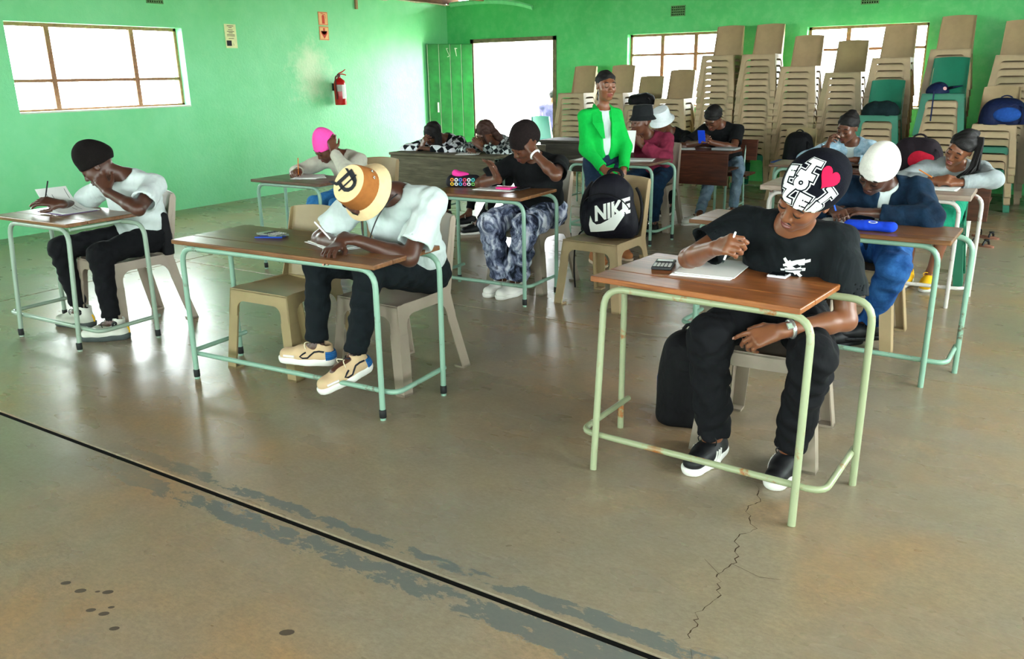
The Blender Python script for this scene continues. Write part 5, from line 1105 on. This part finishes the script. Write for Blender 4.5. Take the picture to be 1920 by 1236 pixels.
# camouflage desk: pencil case, notebook, pink block, black phone
pc = thing('pencil_case', 'black pencil case with coloured rings and pink lining', 'pencil case', (-3.50, 4.86, ZT), .35); f = Field(V3(-.13, -.07, -.01), V3(.13, .07, .13), .006); f.cap((-.085, 0, .04), (.085, 0, .044), .045, .042, .02, flat=((0, 1, 0), .85)); f.cap((-.095, 0, .02), (.095, 0, .02), .03, .03, .03); f.clip((0, 0, .001), (0, 0, -1)); c1, F1 = f.mesh(1); link('pouch', mesh_np('pouch', c1, F1), mat('case_black', (24, 22, 28), .7, .3), pc); bv = bvh_of(c1, F1)
for i, cl in enumerate([(240, 200, 40), (240, 240, 240), (60, 170, 220), (240, 90, 160), (240, 240, 240), (120, 200, 90), (240, 140, 40), (240, 240, 240), (90, 120, 220), (230, 60, 90), (240, 240, 240), (70, 190, 190)]):
    cx, cy = -.078 + .031 * (i % 6), .022 + .030 * (i // 6); o, inn = ell2d(cx, cy, .0135, .0125, 14), ell2d(cx, cy, .007, .0065, 14); mc = mat('ring_colour_%d' % i, cl, .6, .3, 0, 0)
    decal('ring', o, (0, 0, 0), (0, -1, 0), (0, 0, 1), mc, bv, .0012, pc, sub=.02); decal('ring_hole', inn, (0, 0, 0), (0, -1, 0), (0, 0, 1), MATS['case_black'], bv, .0022, pc)
f = Field(V3(-.1, -.05, .05), V3(.1, .05, .14), .006); f.ell((-.02, .0, .088), (.062, .024, .022), None, .02); f.ell((-.06, .0, .096), (.022, .016, .022), None, .02); c1, F1 = f.mesh(1); link('lining', mesh_np('lining', folds(c1, F1, .003, 60), F1), mat('lining_pink', (246, 60, 160), .7, .3), pc)
paper('open white notebook beside the pencil case', -3.20, 4.86, ZT, .30, .21, .1, 2, name='notebook', jit=.05)
tag(MB().box((-.06, -.045, 0), (.06, .045, .012), .003).build('sticky_note_block', mat('note_pink', (240, 50, 140), .7, .3)), 'bright pink note block on the open notebook', 'notes').location = (-3.14, 4.86, ZT + .0055)
tag(MB().box((-.035, -.07, 0), (.035, .07, .009), .003).build('phone', M_BLK), 'black phone lying beside the pink note block', 'phone').location = (-3.03, 4.88, ZT + .0055)
# white-beanie desk
paper('thick white paper pile in front of the white-beanie writer', -.79, 4.50, ZT, .30, .21, .05, 4, jit=.06); pen('blue pen held by the white-beanie writer', (-.86, 4.50, ZT + .012), (-.93, 4.56, .90), mat('pen_bright_blue', (30, 90, 210), .4, .5))
bc = thing('pencil_case', 'royal blue pencil case with white round emblems', 'pencil case', (-.68, 4.34, ZT), .02); f = Field(V3(-.14, -.06, -.01), V3(.14, .06, .08), .006); f.cap((-.09, 0, .025), (.09, 0, .025), .034, .034, .02, flat=((0, 0, 1), .8)); f.clip((0, 0, .001), (0, 0, -1)); c1, F1 = f.mesh(1); link('pouch', mesh_np('pouch', folds(c1, F1, .0025, 50), F1), fabric('case_blue', (18, 60, 190), .1), bc); bv = bvh_of(c1, F1)
for x, y in ((-.02, .022), (.015, .004)):
    decal('emblem', join2d(ell2d(x, y, .022, .009, 18)), (0, 0, .02), (0, -.7, .7), (0, .7, .7), M_PAPER, bv, .0022, bc, sub=.02); decal('emblem_mark', ell2d(x, y, .015, .0055, 16), (0, 0, .02), (0, -.7, .7), (0, .7, .7), MATS['case_blue'], bv, .0032, bc)
MB().tube([(-.11, 0, .052), (.11, 0, .053)], .002, 6).build('zip', M_BLK, bc)
# worn desk
paper('white papers under the arms of the woman with braids', -.60, 6.12, ZT, .30, .21, -.1, 3, jit=.1); pen('pencil between the hands of the woman with braids', (-.60, 6.12, .80), (-.70, 6.15, .85), mat('pencil_orange', (222, 130, 52)), cat='pencil', name='pencil')
tag(MB().box((-.15, -.10, 0), (.15, .10, .018), .003).build('book', mat('book_mauve', (150, 120, 128), .7, .3)), 'closed book with a mauve cover at the left of the worn desk', 'book').location = (-1.0, 6.08, ZT)
# maroon-jacket desk
paper('white open booklet on the desk before the maroon jacket', -3.14, 7.06, ZT, .30, .21, .2, 3); paper('white sheets on the desk left of the green blazer', -3.56, 6.98, ZT, .21, .29, .1, 2)
hs = thing('held_sheet', 'white sheet held up by the person in the maroon jacket', 'paper', (-3.36, 7.26, .78)); b = MB(); b.box((-.085, -.001, 0), (.085, .001, .20)); b.xf(lambda x, y, z: (x + .02 * math.sin(z * 14), y + .03 * math.sin(z * 9) + x * .3, z)); b.build('sheet', M_PAPER, hs)
# bench desk with phone user
pn = thing('phone', 'blue phone held up by the student in black tee', 'phone', (-3.0, 8.36, .80)); b = MB().box((-.038, -.005, -.01), (.038, .005, .125), .004); b.xf(lambda x, y, z: (x, y - .35 * z, z)); b.build('case', mat('phone_blue', (20, 70, 220), .35, .5), pn); b = MB().box((-.033, .0052, 0), (.033, .0062, .118)); b.xf(lambda x, y, z: (x, y - .35 * z, z)); b.build('screen', MATS['screen_black'], pn)
paper('white sheet beside the blue phone on the reddish bench desk', -3.13, 8.30, .7355, .15, .21, .4, 2); tag(MB().box((-.12, -.10, 0), (.12, .10, .02), .003).build('book', mat('book_grey', (150, 156, 156), .7, .3)), 'grey book at the right end of the reddish bench desk', 'book').location = (-2.75, 8.38, .7355)
paper('white papers hanging over the right end of the back bench desk', -.36, 7.10, .736, .17, .24, .3, 3)
paper('white sheet on the bench desk under the plaid shirt', -4.90, 6.92, .7455, .21, .28, .5, 2)

# bags ---------------------------------------------------------------
N_BLK = fabric('bag_black', (9, 9, 13), .2, .75, .5, 9); N_NAVY = fabric('bag_navy', (16, 28, 64), .2, .7, .6, 9); N_NIKE = fabric('bag_sports_black', (14, 13, 24), .15, .7, .5, 9)
bp = thing('backpack', 'black sports backpack with a large white logo on a beige chair', 'backpack', (-2.405, 5.0, .447), math.radians(6)); f = Field(V3(-.24, -.17, -.01), V3(.24, .18, .46), .0075)
f.cap((0, 0, .13), (.0, .01, .26), .185, .155, .02, flat=((0, 1, 0), .62)); f.cap((-.10, .0, .07), (.10, .0, .07), .085, .085, .05); f.ell((.0, -.085, .14), (.145, .055, .125), None, .015); f.cap((-.17, .0, .10), (-.17, 0, .2), .035, .03, .03); f.clip((0, 0, .002), (0, 0, -1)); c1, F1 = f.mesh(1); c1 = folds(c1, F1, .0045, 26, 2); link('bag_body', mesh_np('bag_body', c1, F1), N_NIKE, bp); bv = bvh_of(c1, F1)
NT_ = text2d('NIKE', .115, .0045, .25); o_, u_ = (.045, -.12, .19), (-.16, 0, 1); nv_ = (.30, -.95, .05)
decal('logo_letters', move2d(NT_, 0, .0, .95, 0.10, 1.15), o_, nv_, u_, M_PAPER, bv, .003, bp, sub=.03)
sw = [(-.135, .012), (-.128, -.028), (-.108, -.050), (-.078, -.052), (-.03, -.034), (.125, .045), (.127, .058), (.03, -.048), (-.035, -.082), (-.150, -.082), (-.150, -.045)]
sw = [(-.132, .03), (-.122, -.012), (-.10, -.032), (-.07, -.030), (-.02, -.010), (.13, .075), (.132, .050), (.012, -.082), (-.148, -.082), (-.150, -.03)]
decal('logo_mark', poly2d(sw), (o_[0], o_[1], o_[2] - .045), nv_, u_, M_PAPER, bv, .003, bp, sub=.03)
MB().tube(bez((-.04, .05, .395), (-.05, .06, .455), (.07, .06, .455), (.06, .05, .39), 10), .012, 8).build('handle', N_BLK, bp, True); MB().tube(bez((-.15, .08, .34), (-.24, .07, .25), (-.23, .05, .10), (-.19, .03, .03), 10), [.022] * 11, 8).build('strap', N_BLK, bp, True); MB().tube(bez((.15, .08, .32), (.22, .05, .24), (.22, .02, .10), (.18, .0, .02), 10), [.010] * 11, 8).build('strap', N_BLK, bp, True); MB().tube(bez((-.17, -.08, .22), (-.10, -.13, .33), (.10, -.13, .33), (.16, -.08, .2), 12), .004, 6).build('zip', N_BLK, bp, True); MB().tube(bez((-.19, .0, .03), (-.26, -.02, .0), (-.26, -.02, -.2), (-.25, .0, -.38), 8), .006, 6).build('loose_strap', N_BLK, bp, True)
def lump_bag(label, loc, size, m, rz=0, seed=0, name='bag', cat='bag', parts=1, handle=True, fold=.010, pocket=None):
    r = thing(name, label, cat, loc, rz); w, d, hh = size; f = Field(V3(-w * .75, -d * .9, -.02), V3(w * .75, d * .9, hh * 1.3), max(.008, hh / 45)); rr = min(w, d, hh) * .5
    e = min(w, d) * .5; q = max(.0, w * .5 - e)
    for sx in (-1, 1): f.cap((sx * (w * .5 - e * .75), 0, e * .35), (sx * (w * .42 - e * .75), 0, hh - e * .9 if hh > e * 1.4 else hh * .5), e * .8, e * .7, .05, flat=((0, 1, 0), min(1.2, d / (1.6 * e))))
    f.ell((0, 0, hh * .48), (w * .46, d * .48, hh * .5), None, .05); f.clip((0, 0, 0), (0, 0, -1)); c1, F1 = f.mesh(1); c1 = folds(c1, F1, fold, 3.2 / max(hh, .15), seed); c1[:, 2] = np.maximum(c1[:, 2], .0); link('bag_body', mesh_np('bag_body', c1, F1), m, r)
    if pocket: f = Field(V3(-w, -d, -.02), V3(w, d, hh), .009); f.ell((w * .08, -d * .42, hh * .38), (w * .3, d * .18, hh * .28), None, .02); c1, F1 = f.mesh(1); link('pocket', mesh_np('pocket', c1, F1), pocket, r)
    if handle: MB().tube(bez((-w * .12, 0, hh * .86), (-w * .15, 0, hh * 1.12), (w * .18, 0, hh * 1.12), (w * .15, 0, hh * .84), 8), .008, 6).build('handle', m, r, True); MB().tube(bez((w * .3, -d * .3, hh * .7), (w * .55, -d * .6, hh * .6), (w * .5, -d * .6, hh * .2), (w * .35, -d * .4, .01), 8), .011, 6, flat=.4).build('strap', m, r, True)
    return r
lump_bag('black bag slumped on the floor beside the nearest chair', (-1.20, 3.30, 0), (.25, .20, .43), N_BLK, .3, 3, fold=.012)
lump_bag('black bag hanging behind the back of the dark-beanie reader', (-4.70, 3.20, .437), (.20, .07, .27), N_BLK, -.1, 5, handle=False)
lump_bag('black bag standing on the blue sheet of a chair', (-2.50, 10.28, .462), (.36, .24, .34), N_BLK, 0, 7)
sh = tag(MB().box((-.22, -.20, 0), (.22, .17, .006), .002).build('blue_sheet', mat('sheet_blue', (24, 84, 176), .6, .3)), 'blue plastic sheet lying on a chair seat under the black bag', 'sheet'); sh.location = (-2.53, 10.24, .4515)
lump_bag('dark green-black bag on the seat of the green-topped front stack', (-1.66, 10.42, .985), (.38, .26, .12), fabric('bag_dark_teal', (14, 34, 36)), 0, 9, handle=False)
lump_bag('navy backpack lying on the right-hand chair stack', (-.44, 10.40, .908), (.44, .30, .28), N_NAVY, 0, 11, pocket=fabric('bag_navy_pocket', (30, 74, 150), .15), name='backpack', cat='backpack')
lump_bag('black bag on top of the chair stack behind the black bucket hat', (-4.86, 11.05, 1.065), (.36, .26, .14), N_BLK, 0, 13)
lump_bag('red and black backpack behind the woman with braids', (-.84, 7.16, .737), (.36, .20, .26), fabric('bag_black_red', (28, 20, 26)), 0, 15, pocket=fabric('bag_red', (170, 20, 44)), name='backpack', cat='backpack')
lump_bag('black bag behind the shoulder of the denim-shirted woman', (-1.28, 8.20, .447), (.10, .20, .36), N_BLK, 0, 17, handle=False)
cp = thing('cap', 'navy peaked cap with a badge on the green-topped chair stack', 'cap', (-1.04, 10.42, 1.222), .2); f = Field(V3(-.2, -.2, -.01), V3(.25, .2, .16), .007); f.ell((-.06, 0, .02), (.12, .105, .10), None, .02); f.clip((0, 0, .003), (0, 0, -1)); c1, F1 = f.mesh(1); link('crown', mesh_np('crown', folds(c1, F1, .004, 30), F1), N_NAVY, cp)
b = MB(); vs = []
for j in range(2):
    for i in range(9): t = (i / 8 - .5) * 2.2; rr = .10 if j == 0 else .20; vs.append((-.02 + rr * math.cos(t), rr * math.sin(t) * .8, .03 + (.03 if j else 0) + .02 * math.cos(t)))
vs += [(x, y, z + .006) for x, y, z in vs]; fs = []
for i in range(8): fs += [[i, i + 1, 10 + i, 9 + i], [18 + i, 27 + i, 28 + i, 19 + i], [9 + i, 10 + i, 28 + i, 27 + i], [i, 18 + i, 19 + i, i + 1]]
b.add(vs, fs).build('peak', N_NAVY, cp, True); decal('badge', ell2d(.0, .04, .02, .02, 14), (0, 0, 0), (0, -1, .2), (0, 0, 1), mat('badge_pink', (214, 160, 160), .5, .4), bvh_of(c1, F1), .003, cp); MB().box((-.12, -.20, -.28), (-.105, -.195, .03)).build('strap', N_NAVY, cp)
# bottle
bt = thing('water_bottle', 'blue plastic water bottle standing behind the black floor bag', 'bottle', (-1.345, 3.40, 0))
t = NT('bottle_blue'); t.base(lin((30, 110, 200))); t.set(.08, .5); t.b.inputs['Transmission Weight'].default_value = .75; M_BOT = t.m
MB().lathe([(.02, 0), (.032, .004), (.033, .03), (.031, .06), (.033, .09), (.033, .15), (.028, .175), (.014, .20), (.013, .212)], 20).build('body', M_BOT, bt, True); MB().lathe([(.0145, .205), (.0155, .207), (.0155, .226), (.013, .228)], 16).build('cap', mat('bottle_cap', (16, 50, 140), .4, .4), bt, True)
# sandals
for i, (x, y, a) in enumerate(((-.37, 8.20, 1.0), (-.36, 8.62, 1.15))):
    r = thing('sandal', 'dark strappy sandal with flower trim, the %s one at the right edge' % ('nearer' if i == 0 else 'farther'), 'sandal', (x, y, 0), a, 'sandals on the floor')
    b = MB(); ol = [(.036 * math.cos(t) * (1.1 if math.sin(t) < 0 else .9), .125 * math.sin(t)) for t in np.linspace(0, 2 * math.pi, 20)[:-1]]; b.prism(ol, 0, .016, lambda u, v, w_: (u, v, w_)); b.build('sole', mat('sandal_sole', (150, 104, 84), .8, .2), r); MB().tube(bez((-.04, -.05, .014), (-.03, -.05, .07), (.03, -.05, .07), (.04, -.05, .014), 8), .010, 6).build('strap', S_BLACK, r, True); MB().tube(bez((-.036, .06, .014), (-.03, .05, .09), (.03, .05, .09), (.036, .06, .014), 8), .006, 6).build('strap', S_BLACK, r, True)
    b = MB()
    for k in range(5): t = k * 1.257; b.lathe([(.002, 0), (.012, .004), (.010, .010), (.002, .012)], 8, (.013 * math.cos(t), -.05 + .013 * math.sin(t), .055))
    b.build('flower', S_BLACK, r, True)

# marks and small wear on people -------------------------------------
R = PEOPLE['P3']; bv = bvh_of(*R['hat']); HM, P = R['HM'], R['HP']; n_ = nrm(-HM[1] * .80 + HM[2] * .80 + HM[0] * .34); hc = P(0, .018, .040); u_ = HM[2] * .8 + HM[1] * .6; hat = [c for c in R['root'].children if c.name.startswith('beanie')][0]; BL = (hc, .094)
M_HW = mat('hat_print_white', (238, 240, 240), .9, .15, 0, .03); M_HR = mat('hat_print_red', (226, 22, 66), .9, .15, 0, .05)
let = [('I', -.026, .046, .066, .1), ('F', -.068, .004, .060, .35), ('O', -.024, .002, .040, .1), ('T', .052, .0, .054, -.4), ('Z', -.048, -.040, .060, .15), ('E', .002, -.044, .062, 0), ('R', .050, -.048, .060, -.1)]
for nm, ex, m_, off in (('hat_outline', .0120, M_HW, .0012), ('hat_gap', .0088, C_KNITN, .0022), ('hat_letter', .0046, M_HW, .0034)):
    bars = [move2d(poly2d([(-.021 - ex, -.005 - ex), (.021 + ex, -.005 - ex), (.021 + ex, .005 + ex), (-.021 - ex, .005 + ex)]), -.029 + dx * 1.1, .0515 + dy * 1.1, 1, .1) for dx, dy in ((-.002, .021), (.002, -.021))]
    decal(nm, join2d(*bars), hc, n_, u_, m_, bv, off, hat, R['base'], .012, ball=BL)
    for ch_, x, y, sz, rt in let: decal(nm, move2d(text2d(ch_, sz * 1.1, ex), x * 1.12, y * 1.12, 1, rt), hc, n_, u_, m_, bv, off, hat, R['base'], .018, ball=BL)
decal('hat_heart_gap', move2d(heart2d(.041), .038, .0515, 1, -.25), hc, n_, u_, C_KNITN, bv, .0042, hat, R['base'], .018, ball=BL); decal('hat_heart', move2d(heart2d(.0375), .038, .0515, 1, -.25), hc, n_, u_, M_HR, bv, .0055, hat, R['base'], .018, ball=BL)
bv = bvh_of(*R['top']); fw, lat, sp = R['fw'], R['lat'], R['sp']; o_ = R['chest'] + lat * .075 + sp * .045 + fw * .12; shirt = R['top_obj']
pin = lambda x, y, r_, l=.052: join2d(move2d(poly2d([(-l * .62, -.011), (l * .62, -.011), (l * .62, .011), (-l * .62, .011)]), x, y, 1, r_), move2d(poly2d([(-l, -.005), (l, -.005), (l, .005), (-l, .005)]), x, y, 1, r_))
decal('shirt_print', join2d(pin(.004, .016, .25, .042), pin(-.002, -.010, .18, .042), pin(-.004, .0, -.75, .048)), o_, fw, sp, M_HW, bv, .003, shirt, R['base'], .015)
decal('shirt_print_dark', join2d(move2d(poly2d([(-.014, 0), (0, .008), (.014, 0), (0, -.008)]), .008, .004), poly2d([(-.03, -.018), (.03, -.007), (.03, -.003), (-.03, -.014)])), o_, fw, sp, C_CHAR, bv, .0045, shirt, R['base'], .015)
decal('shirt_caption', join2d(*[move2d(poly2d([(-.008, -.003), (.008, -.003), (.008, .003), (-.008, .003)]), -.028 + .02 * k, -.052 - .003 * k, 1, -.15) for k in range(3)]), o_, fw, sp, M_HW, bv, .003, shirt, R['base'], .015)
# watch
w = R['A']['wrL']; d = nrm(w - R['el']['L']); q = nrm(np.cross(d, (0, 0, 1))); q2 = np.cross(q, d); w = w - d * .035; M_SIL = mat('watch_silver', (206, 206, 200), .25, .6, .8, .1)
wt = MB().tube([w + .0335 * (math.cos(t) * q + math.sin(t) * q2) - R['base'] for t in np.linspace(0, 2 * math.pi, 25)], [.0075] * 25, 8, False).build('watch', M_SIL, R['root'], True)
cc = w + nrm(-q * -.2 + q2 * .5 + V3(.3, -.8, 0)) * .034; n_ = nrm(cc - w); x_ = np.cross(d, n_); b = MB()
b.add([cc - R['base'] + a * d * .013 + e * x_ * .014 + n_ * t for t in (-.004, .006) for a, e in ((-1, -1), (1, -1), (1, 1), (-1, 1))], [[0, 1, 2, 3], [4, 5, 6, 7], [0, 1, 5, 4], [1, 2, 6, 5], [2, 3, 7, 6], [3, 0, 4, 7]]); b.build('watch_case', M_SIL, wt); b = MB(); b.add([cc - R['base'] + a * d * .009 + e * x_ * .010 + n_ * .0066 for a, e in ((-1, -1), (1, -1), (1, 1), (-1, 1))], [[0, 1, 2, 3]]); b.build('watch_dial', mat('lcd_grey_green', (150, 166, 146)), wt)
pen('white pen in the fist of the person in the heart beanie', R['A']['wrR'] + V3(.055, -.075, -.035), R['A']['wrR'] + V3(.085, -.045, .075), M_PAPER)
# bucket hat letter, eyelet, lanyard
R = PEOPLE['P2']; hf = R['hatfn']; hat = [c for c in R['root'].children if c.name.startswith('hat')][0]; HM = R['HM']
D2_ = join2d(text2d('D', .125, .003), move2d(poly2d([(-.06, -.004), (.03, -.004), (.04, .006), (-.05, .006)]), -.005, .03), move2d(poly2d([(-.05, -.006), (.0, -.006), (.02, .008), (-.03, .006)]), -.03, -.045, 1, .5), poly2d([(-.004, -.055), (.004, -.055), (.004, .055), (-.004, .055)]))
decal('hat_letter', D2_, hf(0, 0, .107), HM[2], HM[0] * .35 + HM[1], M_INK, None, .0035, hat, R['base'])
for a in (.9, 1.25): c = hf(.0985 * math.cos(a), .0985 * math.sin(a), .04); MB().tube([c - R['base'] + .006 * (math.cos(t) * HM[2] + math.sin(t) * (HM[0] * -math.sin(a) + HM[1] * math.cos(a))) for t in np.linspace(0, 6.283, 13)], .002, 6, False).build('eyelet', M_SIL, hat, True)
nk = R['A']['neck']; b = MB(); b.tube([p - R['base'] for p in bez(nk + V3(.06, -.06, .0), nk + V3(.05, -.20, -.05), nk + V3(.0, -.20, -.18), nk + V3(-.02, -.19, -.235), 10)], .003, 6); b.tube([p - R['base'] for p in bez(nk + V3(-.06, -.06, .0), nk + V3(-.07, -.2, -.05), nk + V3(-.06, -.2, -.18), nk + V3(-.02, -.19, -.235), 10)], .003, 6); b.build('lanyard', M_BLK, R['root'], True)

# trainers: heel patch, wave and stripes
def shoe_bits(key, fn):
    for o in [c for c in PEOPLE[key]['root'].children if c.name.startswith('shoe')]: fn(o)
M_HBL = mat('heel_blue', (10, 88, 150), .5, .4); M_WV = mat('wave_navy', (14, 18, 30), .6, .3)
def hug(o, path, r, m, nm, flat=.5):
    me = o.data; bv = BVHTree.FromPolygons([v.co.copy() for v in me.vertices], [list(p.vertices) for p in me.polygons]); out = []
    for p in path:
        h = bv.find_nearest(Vector(p)); out.append(np.array(h[0] + h[1] * .0012))
    MB().tube(out, r, 6).build(nm, m, o, True)
def trainers(o):
    for sx in (-1, 1):
        hug(o, [(sx * .06, y, z) for y, z in ((.05, .082), (.02, .084), (-.005, .080), (-.02, .062), (-.035, .045), (-.06, .042), (-.075, .050), (-.06, .066), (-.045, .078))], .0045, M_WV, 'wave_stripe'); hug(o, [(sx * .06, y, .045) for y in (-.17, -.14, -.11)], .006, S_WHITE, 'toe_guard')
    for z in (.04, .052, .064, .076): hug(o, [(.06 * math.cos(t), .045 + .06 * math.sin(t), z) for t in np.linspace(.2, math.pi - .2, 11)], .0075, M_HBL, 'heel_patch')
    hug(o, [(-.03, -.02, .12), (0, -.03, .12), (.03, -.02, .12)], .006, M_WV, 'collar')
shoe_bits('P2', trainers)
def skate(o):
    for sx in (-1, 1):
        for k in range(3): hug(o, [(sx * .06, -.02 - .02 * k, .075), (sx * .06, -.04 - .02 * k, .045), (sx * .06, -.05 - .02 * k, .032)], .004, S_WHITE, 'side_stripe')
    hug(o, [(-.015, -.025, .12), (.015, -.025, .12)], .003, S_WHITE, 'tongue_tag')
shoe_bits('P3', skate)
def redmark(o):
    hug(o, [(-.012, -.04, .11), (0, -.05, .11), (.012, -.04, .11)], .0035, mat('shoe_red', (200, 30, 40), .5, .4), 'tongue_mark'); hug(o, [(.03, .03, .11), (.0, .06, .11), (-.03, .03, .11)], .003, MATS['shoe_red'], 'collar_trim')
shoe_bits('P7', redmark)
def bootmark(o):
    for sx in (-1, 1): hug(o, [(sx * .05 + .0, .02 + .012 * math.cos(t), .105 + .012 * math.sin(t)) for t in np.linspace(0, 6.283, 9)], .008, S_BLACK, 'ankle_patch')
    hug(o, [(0, .09, z) for z in (.035, .06, .085)], .006, S_YEL, 'heel_tab')
shoe_bits('P1', bootmark)
